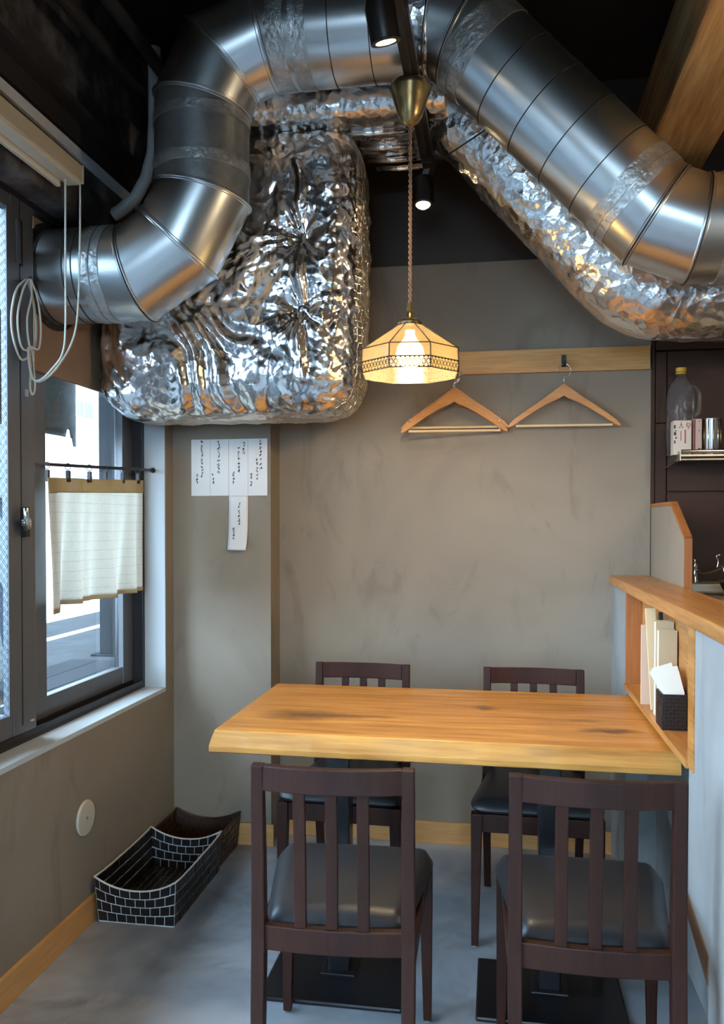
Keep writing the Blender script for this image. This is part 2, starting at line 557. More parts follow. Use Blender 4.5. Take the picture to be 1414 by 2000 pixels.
class MB:
    def __init__(s):
        s.v, s.f = [], []

    def add(s, vs, fs):
        k = len(s.v)
        s.v += [tuple(p) for p in vs]
        s.f += [tuple(i + k for i in f) for f in fs]
        return s

    def box(s, x0, x1, y0, y1, z0, z1):
        return s.add([(x0, y0, z0), (x1, y0, z0), (x1, y1, z0), (x0, y1, z0), (x0, y0, z1), (x1, y0, z1), (x1, y1, z1), (x0, y1, z1)],
                     [(0, 3, 2, 1), (4, 5, 6, 7), (0, 1, 5, 4), (1, 2, 6, 5), (2, 3, 7, 6), (3, 0, 4, 7)])

    def hexa(s, p):  # eight corners, bottom ring then top ring
        return s.add(p, [(0, 3, 2, 1), (4, 5, 6, 7), (0, 1, 5, 4), (1, 2, 6, 5), (2, 3, 7, 6), (3, 0, 4, 7)])

    def prism(s, poly, axis, a, b):
        def P(u, v, w_):
            return {0: (w_, u, v), 1: (u, w_, v), 2: (u, v, w_)}[axis]
        n = len(poly)
        vs = [P(u, v, a) for u, v in poly] + [P(u, v, b) for u, v in poly]
        fs = [tuple(range(n)), tuple(range(2 * n - 1, n - 1, -1))] + [(i, i + n, (i + 1) % n + n, (i + 1) % n) for i in range(n)]
        return s.add(vs, fs)

    def tube(s, pts, r, n=8, cap=True, closed=False):
        pts = [Vector(p) for p in pts]
        rs = r if isinstance(r, (list, tuple)) else [r] * len(pts)
        m = len(pts)
        tan = []
        for i in range(m):
            a = pts[(i - 1) % m] if closed else pts[max(i - 1, 0)]
            b = pts[(i + 1) % m] if closed else pts[min(i + 1, m - 1)]
            tan.append((b - a).normalized())
        up = Vector((0, 0, 1)) if abs(tan[0].z) < 0.9 else Vector((1, 0, 0))
        nrm = (up - tan[0] * up.dot(tan[0])).normalized()
        vs = []
        for i in range(m):
            nrm = (nrm - tan[i] * nrm.dot(tan[i])).normalized()
            bi = tan[i].cross(nrm)
            for k in range(n):
                a = 2 * PI * k / n
                vs.append(pts[i] + (nrm * math.cos(a) + bi * math.sin(a)) * rs[i])
        fs = []
        for i in range(m if closed else m - 1):
            j = (i + 1) % m
            for k in range(n):
                fs.append((i * n + k, i * n + (k + 1) % n, j * n + (k + 1) % n, j * n + k))
        if cap and not closed:
            fs.append(tuple(range(n - 1, -1, -1)))
            fs.append(tuple(range((m - 1) * n, m * n)))
        return s.add(vs, fs)

    def bar(s, pts, w, d, wdir=(1, 0, 0)):
        """rectangular bar along points; w, d scalar or per-point; wdir = width direction"""
        pts = [Vector(p) for p in pts]
        m = len(pts)
        ws = w if isinstance(w, (list, tuple)) else [w] * m
        ds = d if isinstance(d, (list, tuple)) else [d] * m
        vs = []
        for i in range(m):
            t = (pts[min(i + 1, m - 1)] - pts[max(i - 1, 0)]).normalized()
            wd = Vector(wdir)
            wd = (wd - t * wd.dot(t)).normalized()
            dd = t.cross(wd)
            for a, b in ((-1, -1), (1, -1), (1, 1), (-1, 1)):
                vs.append(pts[i] + wd * a * ws[i] / 2 + dd * b * ds[i] / 2)
        fs = []
        for i in range(m - 1):
            for k in range(4):
                fs.append((i * 4 + k, i * 4 + (k + 1) % 4, i * 4 + 4 + (k + 1) % 4, i * 4 + 4 + k))
        fs += [(3, 2, 1, 0), tuple(range((m - 1) * 4, m * 4))]
        return s.add(vs, fs)

    def lathe(s, prof, c=(0, 0, 0), n=32, axis=2, a0=0.0):
        vs, fs = [], []
        for r, h in prof:
            for k in range(n):
                a = a0 + 2 * PI * k / n
                p = {2: (r * math.cos(a), r * math.sin(a), h), 0: (h, r * math.cos(a), r * math.sin(a)), 1: (r * math.cos(a), h, r * math.sin(a))}[axis]
                vs.append((p[0] + c[0], p[1] + c[1], p[2] + c[2]))
        for i in range(len(prof) - 1):
            for k in range(n):
                fs.append((i * n + k, i * n + (k + 1) % n, (i + 1) * n + (k + 1) % n, (i + 1) * n + k))
        if prof[0][0] > 1e-5:
            fs.append(tuple(range(n - 1, -1, -1)))
        if prof[-1][0] > 1e-5:
            fs.append(tuple(range((len(prof) - 1) * n, len(prof) * n)))
        return s.add(vs, fs)

    def grid(s, fn, nu, nv):
        vs = [fn(i / nu, j / nv) for j in range(nv + 1) for i in range(nu + 1)]
        fs = [(j * (nu + 1) + i, j * (nu + 1) + i + 1, (j + 1) * (nu + 1) + i + 1, (j + 1) * (nu + 1) + i) for j in range(nv) for i in range(nu)]
        return s.add(vs, fs)

    def build(s, name, m, parent=None, smooth=False, bevel=0.0, base=None, fixn=True, weld=False, angle=None):
        off = wloc(parent) if parent is not None else Vector((0, 0, 0))
        if parent is None and base is None:
            xs = [p[0] for p in s.v]
            ys = [p[1] for p in s.v]
            zs = [p[2] for p in s.v]
            base = ((min(xs) + max(xs)) / 2, (min(ys) + max(ys)) / 2, min(zs))
        if base is not None:
            off = off + (Vector(base) if parent is None else Vector((0, 0, 0)))
        me = bpy.data.meshes.new(name)
        me.from_pydata([(p[0] - off.x, p[1] - off.y, p[2] - off.z) for p in s.v], [], s.f)
        if fixn or bevel or weld:
            bm = bmesh.new()
            bm.from_mesh(me)
            if weld:
                bmesh.ops.remove_doubles(bm, verts=bm.verts, dist=1e-5)
            if fixn:
                bmesh.ops.recalc_face_normals(bm, faces=bm.faces)
            if bevel:
                es = [e for e in bm.edges if len(e.link_faces) == 2 and e.calc_face_angle(0) > 0.6]
                bmesh.ops.bevel(bm, geom=es, offset=bevel, segments=2, affect='EDGES', profile=0.6)
            bm.to_mesh(me)
            bm.free()
        o = bpy.data.objects.new(name, me)
        C.objects.link(o)
        me.materials.append(MATS[m] if isinstance(m, str) else m)
        if parent is not None:
            o.parent = parent
        else:
            o.location = off
        if smooth:
            me.polygons.foreach_set('use_smooth', [True] * len(me.polygons))
            if angle:
                try:
                    me.set_sharp_from_angle(angle=angle)
                except Exception:
                    pass
        return o


def tag(o, label, cat, group=None):
    o['label'] = label
    o['category'] = cat
    if group:
        o['group'] = group
    return o


def struct(o):
    o['kind'] = 'structure'
    return o


def thing(name, loc, label, cat, group=None):
    o = bpy.data.objects.new(name, None)
    o.empty_display_size = 0.05
    C.objects.link(o)
    o.location = loc
    return tag(o, label, cat, group)


def copy_tree(o, parent=None):
    c = o.copy()
    C.objects.link(c)
    c.parent = parent
    for ch in list(o.children):
        copy_tree(ch, c)
    return c


# ------------------------------------------------------------------ room shell
XL, YB, YC, XC = -1.319, 3.343, 3.204, -0.902
ZCEIL = 3.06
XR = 2.6
YF = -3.0
SILL, HEAD = 0.649, 2.30
YJ = 3.117

struct(MB().box(-1.5, XR + 0.1, YF - 0.1, YB + 0.12, -0.1, 0.0).build('floor', 'concrete_floor'))
struct(MB().box(-1.5, XR + 0.1, YF - 0.1, YB + 0.12, ZCEIL, ZCEIL + 0.1).build('ceiling', 'dark_paint'))

# left wall with two window openings
W1 = (1.42, YJ)
W2 = (0.05, 1.33)   # entrance doorway
XO = -1.50
m = MB()
m.box(XO, XL, YF, W2[0], 0, HEAD)
m.box(XO, XL, W2[1], YB + 0.1, 0, SILL)
m.box(XO, XL, W2[1], W1[0], SILL, HEAD)
m.box(XO, XL, W1[1], YB + 0.1, SILL, HEAD)
wl = struct(m.build('wall_left', 'wall_plaster'))
o = MB().box(XO, XL, YF, YB + 0.1, HEAD, ZCEIL).build('upper_wall', 'dark_rough', wl)
# painted reveal: sill boards and far jamb
m = MB().box(-1.404, XL + 0.002, W1[0] - 0.02, YJ, SILL - 0.012, SILL + 0.004)
m.build('sill_board', 'jamb_paint', wl)
MB().box(-1.41, XL + 0.0015, YJ - 0.003, YJ + 0.005, SILL, HEAD).build('jamb_board', 'jamb_paint', wl)

wb = struct(MB().box(XC - 0.45, 0.598, YB, YB + 0.1, 0, 2.371).build('wall_back', 'wall_plaster'))
MB().box(-1.5, XR, YB + 0.012, YB + 0.1, 2.371, ZCEIL).build('upper_wall', 'dark_wall', wb)
struct(MB().box(XL, XC, YC, YB, 0, ZCEIL - 0.25).build('wall_corner', 'wall_plaster'))

# brown kitchen wall made of panels
wk = struct(MB().box(0.60, XR, YB + 0.02, YB + 0.1, 0, ZCEIL).build('wall_kitchen', 'dark_wall'))
for x0, x1, z0, z1 in ((0.598, 0.612, 0.9, 2.36), (0.615, 0.655, 0.9, 1.704), (0.615, 0.655, 1.709, 1.985),
                       (0.659, 1.55, 0.9, 1.437), (0.659, 1.55, 1.442, 1.985), (0.615, 1.55, 1.991, 2.36),
                       (1.555, XR, 0.9, 1.437), (1.555, XR, 1.442, 1.985), (1.555, XR, 1.991, 2.36)):
    MB().box(x0, x1, YB - 0.006, YB + 0.02, z0, z1).build('panel', 'brown_panel', wk, bevel=0.0012)
struct(MB().box(XR, XR + 0.1, YF, YB + 0.1, 0, ZCEIL).build('wall_right', 'wall_plaster'))
# wall behind the camera
m = MB().box(-1.5, -1.15, YF - 0.1, YF, 0, ZCEIL).box(0.75, XR, YF - 0.1, YF, 0, ZCEIL)
m.box(-1.15, 0.75, YF - 0.1, YF, 2.2, ZCEIL).box(-1.15, 0.75, YF - 0.1, YF, 0, 0.45)
struct(m.build('wall_front', 'wall_plaster'))

# baseboards
bb = MB().box(XL, XL + 0.012, W2[1], YC, 0, 0.088)
struct(bb.build('baseboard_left', 'pale_wood_y', bevel=0.002))
struct(MB().box(XL + 0.012, XC + 0.012, YC - 0.012, YC, 0, 0.088).build('baseboard_corner', 'pale_wood', bevel=0.002))
struct(MB().box(XC + 0.012, 0.46, YB - 0.012, YB, 0, 0.088).build('baseboard_back', 'pale_wood', bevel=0.002))
# light strip high on the window wall
struct(MB().box(XL, XL + 0.014, YF, 2.95, 2.472, 2.506).build('trim_1', 'light_strip', bevel=0.002))
# dark steel ledges above it
struct(MB().box(XL, XL + 0.06, YF, YC, 2.585, 2.605).box(XL, XL + 0.012, YF, YC, 2.52, 2.585).build('trim_2', 'dark_paint'))

# ------------------------------------------------------------------ window 1 (sliding, two sashes)
def sash(parent, y0, y1, x, st0, st1, glass, frame='alu_frame'):
    d = 0.034
    zb, zt = SILL + 0.055, HEAD - 0.01
    MB().box(x - d, x, y0, y0 + st0, zb - 0.02, zt).build('stile', frame, parent, bevel=0.002)
    MB().box(x - d, x, y1 - st1, y1, zb - 0.02, zt).build('stile', frame, parent, bevel=0.002)
    MB().box(x - d, x - 0.003, y0 + st0, y1 - st1, zb - 0.02, zb + 0.046).build('rail', frame, parent, bevel=0.002)
    MB().box(x - d, x - 0.003, y0 + st0, y1 - st1, zt - 0.05, zt).build('rail', frame, parent, bevel=0.002)
    MB().box(x - d / 2 - 0.003, x - d / 2 + 0.003, y0 + st0 - 0.005, y1 - st1 + 0.005, zb + 0.040, zt - 0.045).build('pane', glass, parent)


win = bpy.data.objects.new('window_1', None)
C.objects.link(win)
win.location = (-1.45, 2.27, SILL)
struct(win)
fr = MB()
fr.box(XO, -1.404, YJ - 0.022, YJ - 0.003, SILL, HEAD)
fr.box(XO, -1.404, W1[0], W1[0] + 0.022, SILL, HEAD)
fr.box(XO, -1.404, W1[0], YJ - 0.003, HEAD - 0.02, HEAD)
fr.build('frame', 'alu_dark', win, bevel=0.002)
tr = MB().box(XO, -1.404, W1[0] + 0.022, YJ - 0.022, SILL, SILL + 0.014)
for x in (-1.409, -1.447, -1.488):
    tr.box(x - 0.003, x + 0.003, W1[0] + 0.022, YJ - 0.022, SILL + 0.014, SILL + 0.034)
tr.build('track', 'alu_dark', win)
s1 = bpy.data.objects.new('near_sash', None)
C.objects.link(s1)
s1.parent = win
sash(s1, 1.445, 2.322, -1.405, 0.05, 0.118, 'wired_glass')
MB().box(-1.4052, -1.4035, 2.246, 2.249, SILL + 0.06, HEAD - 0.02).build('groove', 'alu_dark', s1)
MB().box(-1.4052, -1.4025, 2.178, 2.203, SILL + 0.1, HEAD - 0.06).build('glazing_bead', 'alu_frame', s1)
# recessed pull and crescent latch
MB().box(-1.405, -1.399, 2.225, 2.246, 2.09, 2.215).build('pull_plate', 'alu_frame', s1, bevel=0.002)
MB().box(-1.405, -1.4005, 2.247, 2.258, 2.085, 2.22).build('pull_slot', 'alu_dark', s1)
m = MB().box(-1.405, -1.385, 2.245, 2.262, 1.275, 1.365)
m.build('latch_plate', 'alu_dark', s1, bevel=0.002)
m = MB().tube([(-1.385, 2.235, 1.30), (-1.368, 2.225, 1.305), (-1.365, 2.21, 1.33), (-1.37, 2.215, 1.36)], 0.008, 10)
m.lathe([(0, -0.01), (0.014, -0.008), (0.014, 0.008), (0, 0.01)], (-1.378, 2.232, 1.318), 16, 0)
m.build('latch_lever', 'chrome', s1, smooth=True, angle=0.7)
MB().box(-1.405, -1.4015, 2.27, 2.285, 1.70, 1.722).build('sticker', 'jamb_paint', s1)
MB().box(-1.405, -1.4015, 2.287, 2.305, SILL + 0.06, SILL + 0.066).build('screw_cover', 'jamb_paint', s1)
s2 = bpy.data.objects.new('far_sash', None)
C.objects.link(s2)
s2.parent = win
sash(s2, 2.36, 3.093, -1.447, 0.095, 0.085, 'pane_glass')
MB().box(-1.470, -1.448, 2.36, 2.455, SILL + 0.04, HEAD - 0.02).build('stile_shade', 'alu_dark', s2)  # dark strip standing in for shade on the outer sash's stile
# plywood closing the top of the far pane, with the duct going through it
MB().box(-1.446, -1.434, 2.37, 3.09, 1.80, HEAD - 0.005).build('plywood_board', 'plywood_board', win)

win2 = bpy.data.objects.new('window_2', None)
C.objects.link(win2)
win2.location = (-0.2, YF - 0.05, 0.45)
struct(win2)
m = MB()
for x0, x1 in ((-1.15, -1.10), (-0.23, -0.17), (0.70, 0.75)):
    m.box(x0, x1, YF - 0.08, YF - 0.03, 0.45, 2.2)
m.box(-1.10, 0.70, YF - 0.08, YF - 0.03, 2.15, 2.2).box(-1.10, 0.70, YF - 0.08, YF - 0.03, 0.45, 0.50)
m.build('frame', 'alu_frame', win2)
for x0, x1 in ((-1.10, -0.23), (-0.17, 0.70)):
    MB().box(x0, x1, YF - 0.058, YF - 0.052, 0.50, 2.15).build('pane', 'pane_glass', win2)
door = bpy.data.objects.new('door_1', None)
C.objects.link(door)
door.location = (-1.43, 0.65, 0)
struct(door)
m = MB()
for y0, y1 in ((0.05, 0.10), (0.66, 0.73), (1.28, 1.33)):
    m.box(-1.46, -1.41, y0, y1, 0, HEAD)
m.box(-1.46, -1.41, 0.10, 1.28, HEAD - 0.06, HEAD).box(-1.46, -1.41, 0.10, 1.28, 0, 0.08)
m.build('door_frame', 'alu_frame', door)
for y0, y1 in ((0.10, 0.66), (0.73, 1.28)):
    MB().box(-1.438, -1.432, y0, y1, 0.08, HEAD - 0.06).build('pane', 'pane_glass', door)
MB().tube([(-1.408, 0.695, 0.85), (-1.385, 0.695, 0.85), (-1.385, 0.695, 1.15), (-1.408, 0.695, 1.15)], 0.008, 8).build('door_handle', 'steel', door, smooth=True)

# ------------------------------------------------------------------ counter with niche
XP = 0.455
XBK = 0.585
NY0, NY1 = 2.03, 2.985
NX = 0.517
NZ0, NZ1 = 0.752, 1.062
cw = MB()
cw.box(XP, XBK, NY1, YB, 0, 1.075)                 # block at the wall
cw.box(NX + 0.012, XBK, NY0, NY1, 0.40, 1.075)     # behind the niche
cw.box(XP + 0.105, XBK, 1.84, NY1, 0, 0.42)        # set-back foot space
cw.box(XP, XBK, -1.2, 1.84, 0, 1.075)              # near panel
cw.hexa([(XP, 1.84, 0.384), (XBK, 1.84, 0.384), (XBK, NY0, 0.434), (XP, NY0, 0.434), (XP, 1.84, 1.075), (XBK, 1.84, 1.075), (XBK, NY0, 1.075), (XP, NY0, 1.075)])
cwo = struct(cw.build('wall_counter', 'wall_counter'))
MB().hexa([(XP - 0.003, 1.838, 0.320), (XP + 0.1, 1.838, 0.320), (XP + 0.1, NY0, 0.385), (XP - 0.003, NY0, 0.385), (XP - 0.003, 1.838, 0.384), (XP + 0.1, 1.838, 0.384), (XP + 0.1, NY0, 0.434), (XP - 0.003, NY0, 0.434)]).build('bottom_trim', 'dark_trim', cwo)
MB().box(XP - 0.002, NX + 0.012, NY1 - 0.014, NY1, NZ0, 1.075).build('niche_side', 'niche_wood', cwo)
MB().box(NX, NX + 0.012, NY0, NY1 - 0.014, NZ0, 1.075).build('niche_back', 'counter_wood', cwo)
MB().box(NX - 0.008, NX, NY1 - 0.022, NY1 - 0.014, NZ0, 1.075).build('niche_corner_bead', 'pale_wood', cwo)
MB().box(XP - 0.008, NX + 0.012, NY0, NY1, NZ0 - 0.02, NZ0).build('niche_shelf', 'counter_wood', cwo, bevel=0.002)
MB().box(XP - 0.004, NX + 0.012, NY0 - 0.055, NY0, NZ0 - 0.015, 1.075).build('niche_post', 'counter_wood', cwo, bevel=0.002)

ct = MB().box(0.4446, 0.598, -1.3, YB - 0.001, 1.075, 1.110).build('counter_top', 'counter_wood', bevel=0.003)
tag(ct, 'long orange brown wooden counter top running along the right edge', 'counter top')

# small partition on the counter top
pt = thing('counter_partition', (0.612, 3.03, 1.11), 'low grey partition with a slanted wood-trimmed edge standing on the counter', 'partition')
poly = [(3.336, 1.075), (3.336, 1.385), (2.965, 1.385), (2.748, 1.268), (2.748, 1.075)]
MB().prism(poly, 0, 0.600, 0.616).build('panel', 'wall_plaster', pt)
pe = [(3.336, 1.385), (2.965, 1.385), (2.748, 1.268), (2.748, 1.075)]
for (a, b) in zip(pe[:-1], pe[1:]):
    MB().bar([(0.609, a[0], a[1]), (0.609, b[0], b[1])], 0.022, 0.014).build('edge_strip', 'niche_wood', pt)

# ------------------------------------------------------------------ ceiling timber beam, pipes
m = MB().box(0.515, 0.735, -1.0, 3.30, 2.60, 2.86)
bm_ = m.build('ceiling_beam', 'beam_wood', bevel=0.012)
tag(bm_, 'rough timber beam under the dark ceiling at upper right', 'beam')
for x, z, r, lab in ((-1.21, 2.80, 0.022, 'thin dark conduit pipe running along the ceiling, nearer the window'),
                     (-1.12, 2.845, 0.022, 'thin dark conduit pipe running along the ceiling, nearer the duct')):
    tag(MB().tube([(x, -2.9, z), (x, 3.2, z)], r, 14).build('conduit_pipe', 'dark_paint', smooth=True, angle=0.7), lab, 'pipe')
cur = [(-1.165, 2.68, 2.95), (-1.165, 2.68, 2.70), (-1.17, 2.68, 2.60), (-1.195, 2.68, 2.51), (-1.235, 2.68, 2.445), (-1.29, 2.68, 2.405), (-1.319, 2.68, 2.39)]
tag(MB().tube(cur, 0.022, 14).build('flexible_conduit', 'conduit_grey', smooth=True, angle=0.8), 'grey flexible conduit curving down behind the metal duct elbow', 'conduit')

# ------------------------------------------------------------------ galvanised round duct
YD, RD = 2.48, 0.149
path = [(-1.445, 2.118), (-1.135, 2.118), (-0.995, 2.205), (-0.919, 2.350), (-0.919, 2.628), (-0.850, 2.765), (-0.705, 2.820),
        (-0.195, 2.818), (-0.095, 2.780), (0.452, 2.205), (0.565, 2.160), (2.55, 2.160)]
md = thing('metal_duct', (-0.42, YD, 2.0), 'large galvanised round metal duct bending across the top of the room', 'duct')
pv = [Vector((x, YD, z)) for x, z in path]


def duct_dirs():
    return [(pv[i + 1] - pv[i]).normalized() for i in range(len(pv) - 1)]


dd = duct_dirs()
planes = []
for i in range(len(pv)):
    if i == 0:
        planes.append(dd[0])
    elif i == len(pv) - 1:
        planes.append(dd[-1])
    else:
        planes.append((dd[i - 1] + dd[i]).normalized())


def duct_ring(i, r, t=None, dist=None, n=64, end=0):
    """ring of section i; blended between the two mitre planes"""
    d = dd[i]
    u = Vector((0, 1, 0))
    v = d.cross(u)
    out = []
    for k in range(n):
        a = 2 * PI * k / n
        off = (u * math.cos(a) + v * math.sin(a)) * r
        ta = -(off.dot(planes[i])) / d.dot(planes[i])
        tb = (pv[i + 1] - pv[i]).length - (off.dot(planes[i + 1])) / d.dot(planes[i + 1])
        if dist is not None:
            s = (ta + dist) if end == 0 else (tb - dist)
        else:
            s = ta + (tb - ta) * t
        out.append(pv[i] + off + d * s)
    return out


def ring_strip(rings, n=64, cap=False):
    m = MB()
    vs = [p for r in rings for p in r]
    fs = []
    for j in range(len(rings) - 1):
        for k in range(n):
            fs.append((j * n + k, j * n + (k + 1) % n, (j + 1) * n + (k + 1) % n, (j + 1) * n + k))
    return m.add(vs, fs)


for i in range(len(pv) - 1):
    r0 = RD - 0.0012 * (i % 2)
    rings = [duct_ring(i, r0 + 0.004, dist=0.0), duct_ring(i, r0 + 0.004, dist=0.006), duct_ring(i, r0, dist=0.0085)]
    rings += [duct_ring(i, r0, t=t) for t in (0.3, 0.5, 0.7)] if (pv[i + 1] - pv[i]).length > 0.3 else []
    rings += [duct_ring(i, r0, dist=0.0085, end=1), duct_ring(i, r0 + 0.002, dist=0.006, end=1), duct_ring(i, r0 + 0.002, dist=0.0, end=1)]
    ob = ring_strip(rings).build('duct_section', 'duct_dusty' if i == 3 else 'galvanised', md, smooth=True, angle=0.5)
# pressed seams, tape bands
def cyl_band(i, s0, s1, extra, name, mt, wob=0.0):
    d = dd[i]
    u = Vector((0, 1, 0))
    v = d.cross(u)
    n = 72
    rings = []
    for s, e in ((s0, 0.0), (s0, extra), (s1, extra), (s1, 0.0)):
        ring = []
        for k in range(n):
            a = 2 * PI * k / n
            ss = s + (wob * noise.noise(Vector((math.cos(a) * 2, math.sin(a) * 2, s * 20))) if wob else 0)
            ring.append(pv[i] + d * ss + (u * math.cos(a) + v * math.sin(a)) * (RD + e + (wob * 0.08 * noise.noise(Vector((math.cos(a) * 9, math.sin(a) * 9, s * 60))) if e else 0)))
        rings.append(ring)
    return ring_strip(rings, n).build(name, mt, md, smooth=True, angle=0.6)


for i, s in ((0, 0.035), (0, 0.125), (0, 0.155), (6, 0.215), (6, 0.335), (8, 0.21), (8, 0.34), (8, 0.47), (8, 0.60)):
    cyl_band(i, s, s + 0.0028, 0.0018, 'pressed_seam', 'seam_dark')
for i, s0, s1 in ((0, 0.185, 0.213), (0, 0.217, 0.245), (3, 0.055, 0.090), (3, 0.205, 0.235), (6, 0.03, 0.085), (6, 0.10, 0.15),
                  (8, 0.035, 0.075), (8, 0.078, 0.115), (8, 0.665, 0.705), (8, 0.708, 0.735), (10, 0.05, 0.075), (10, 0.08, 0.11)):
    cyl_band(i, s0, s1, 0.0025, 'tape_band', 'foil_tape', 0.006)
cyl_band(6, 0.435, 0.503, 0.004, 'tape_band', 'foil_fine', 0.012)
# bright rims on the visible mitre joints
for i in (2, 3, 4, 5):
    pts = [p for p in duct_ring(i, RD + 0.003, dist=0.0)]
    MB().tube(pts, 0.0028, 6, closed=True).build('joint_rim', 'seam_bright', md, smooth=True)
for i in (1, 7, 8, 9, 10):
    pts = [p for p in duct_ring(i, RD + 0.0025, dist=0.0)]
    MB().tube(pts, 0.0026, 6, closed=True).build('joint_rim', 'seam_dark', md, smooth=True)
MB().lathe([(RD + 0.002, 0), (RD + 0.02, 0), (RD + 0.02, 0.006), (RD + 0.002, 0.006)], (-1.433, YD, 2.118), 48, 0).build('wall_collar', 'seam_dark', md)

# ------------------------------------------------------------------ foil wrapped duct
fd = thing('foil_duct', (-0.5, 2.9, 1.9), 'bulky silver foil wrapped insulated duct behind the metal duct', 'duct')
PINS = [(-0.655, 2.292), (-0.655, 2.045), (-1.02, 2.05)]


def ridge(p, s):
    return 1.0 - abs(noise.noise(Vector(p) * s)) * 2.0


def foil_disp(p, amp=1.0):
    q = Vector(p)
    wq = q + Vector((noise.noise(q * 7), noise.noise(q * 7 + Vector((5, 1, 3))), noise.noise(q * 7 + Vector((2, 8, 1))))) * 0.035
    d1 = noise.voronoi(wq * 10.0)[0]
    d2 = noise.voronoi(wq * 25.0)[0]
    env = 0.55 + 0.9 * max(0.0, noise.noise(q * 3.1 + Vector((9, 4, 2))) + 0.25)
    h = 0.005 * ridge(wq, 6.0) + env * (0.013 * (d1[1] - d1[0]) + 0.0065 * (d2[1] - d2[0]) + 0.003 * ridge(wq, 30.0))
    return h * amp


def box_disp(p):
    h = foil_disp(p, 1.0 if p[1] < 2.82 else 0.75)
    if p[1] < 2.78:   # front: pull-in with radiating creases round the fixing pins
        for px, pz in PINS[:2]:
            dx, dz = p[0] - px, p[2] - pz
            r = math.hypot(dx, dz)
            if r < 0.22:
                k = (1 - r / 0.22) ** 2
                a = math.atan2(dz, dx)
                am = 0.5 + noise.noise(Vector((math.cos(a) * 2.2, math.sin(a) * 2.2, pz * 9)))
                h += -0.034 * math.exp(-(r / 0.06) ** 2) + 0.016 * am * k * (1 - 2 * abs(math.sin(a * 4.5 + 4 * noise.noise(Vector((math.cos(a) * 1.7, math.sin(a) * 1.7, pz * 5 + r * 3)))))) * min(1, r / 0.03)
        # vertical tuck between the pins
        if 1.80 < p[2] < 2.55:
            h += 0.014 * math.exp(-((p[0] + 0.655 + 0.006 * math.sin(p[2] * 30)) / 0.016) ** 2)
        # diagonal drapes at lower left
        k = max(0, min(1, (-0.72 - p[0]) / 0.2)) * max(0, min(1, (2.15 - p[2]) / 0.2))
        h += 0.011 * k * math.sin((p[0] * 0.85 + p[2] * 0.45) * 66 + 7 * noise.noise(Vector((p[0] * 5, 0, p[2] * 5))))
    return h


def rounded_box(lo, hi, r, step, disp):
    lo, hi = Vector(lo), Vector(hi)
    ilo, ihi = lo + Vector((r, r, r)), hi - Vector((r, r, r))
    m = MB()
    L_ = hi - lo

    def P(q):
        c = Vector((min(max(q.x, ilo.x), ihi.x), min(max(q.y, ilo.y), ihi.y), min(max(q.z, ilo.z), ihi.z)))
        n = q - c
        n.normalize()
        p = c + n * r
        k = min(1, max(0, (p.z - 2.12) / 0.16))
        lx = -1.425 + 0.36 * k * k * (3 - 2 * k)
        p.x = hi.x + (p.x - hi.x) * (hi.x - lx) / (hi.x - lo.x)
        return p + n * disp(p)
    for ax in range(3):
        u, v = [(1, 2), (0, 2), (0, 1)][ax]
        nu, nv = max(4, int(L_[u] / step)), max(4, int(L_[v] / step))
        for side in (0, 1):
            def fn(a, b):
                q = Vector((0, 0, 0))
                q[ax] = (lo, hi)[side][ax]
                q[u] = lo[u] + L_[u] * a
                q[v] = lo[v] + L_[v] * b
                return P(q)
            m.grid(fn, nu, nv)
    return m


def triangulate(o):
    bm = bmesh.new()
    bm.from_mesh(o.data)
    bmesh.ops.triangulate(bm, faces=bm.faces, quad_method='SHORT_EDGE')
    bm.to_mesh(o.data)
    bm.free()


bxm = rounded_box((-1.425, 2.70, 1.695), (-0.470, 3.105, 2.70), 0.150, 0.0078, box_disp)
fb = bxm.build('insulated_box', 'foil', fd, weld=True, smooth=True)
triangulate(fb)
# mesh-wrapped flank uses its own skin
fb.data.materials.append(MATS['foil_mesh'])
off = wloc(fd)
for p in fb.data.polygons:
    c = p.center + off
    if (c.x > -0.565 and c.y > 2.775) or (c.z < 1.745 and c.y > 2.84):
        p.material_index = 1
for px, pz in PINS[:2]:
    MB().lathe([(0, -0.004), (0.014, -0.003), (0.016, 0.002), (0.004, 0.004), (0.004, 0.010)], (px, 2.722, pz), 16, 1).build('fixing_pin', 'seam_dark', fd, smooth=True, angle=0.6)


def sweep_foil(pts, sec, name, mt, amp, step=0.012, res=None):
    """sweep a closed section (list of (a, b): a along Y, b in the plane) along XZ points, densely, with crumples"""
    pts = [Vector((x, y, z)) for x, y, z in pts]
    dense = [pts[0]]
    for a, b in zip(pts[:-1], pts[1:]):
        k = max(1, int((b - a).length / step))
        dense += [a.lerp(b, t / k) for t in range(1, k + 1)]
    rings = []
    for i, p in enumerate(dense):
        t = (dense[min(i + 3, len(dense) - 1)] - dense[max(i - 3, 0)]).normalized()
        u = Vector((0, 1, 0))
        v = t.cross(u)
        ring = []
        for a, b in sec:
            q = p + u * a + v * b
            n = (u * a + v * b).normalized()
            ring.append(q + n * foil_disp(q, amp))
        rings.append(ring)
    n = len(sec)
    m = ring_strip(rings, n)
    m.f.append(tuple(range(n)))
    m.f.append(tuple(range((len(rings) - 1) * n, len(rings) * n)))
    o = m.build(name, mt, fd, smooth=True)
    triangulate(o)
    return o


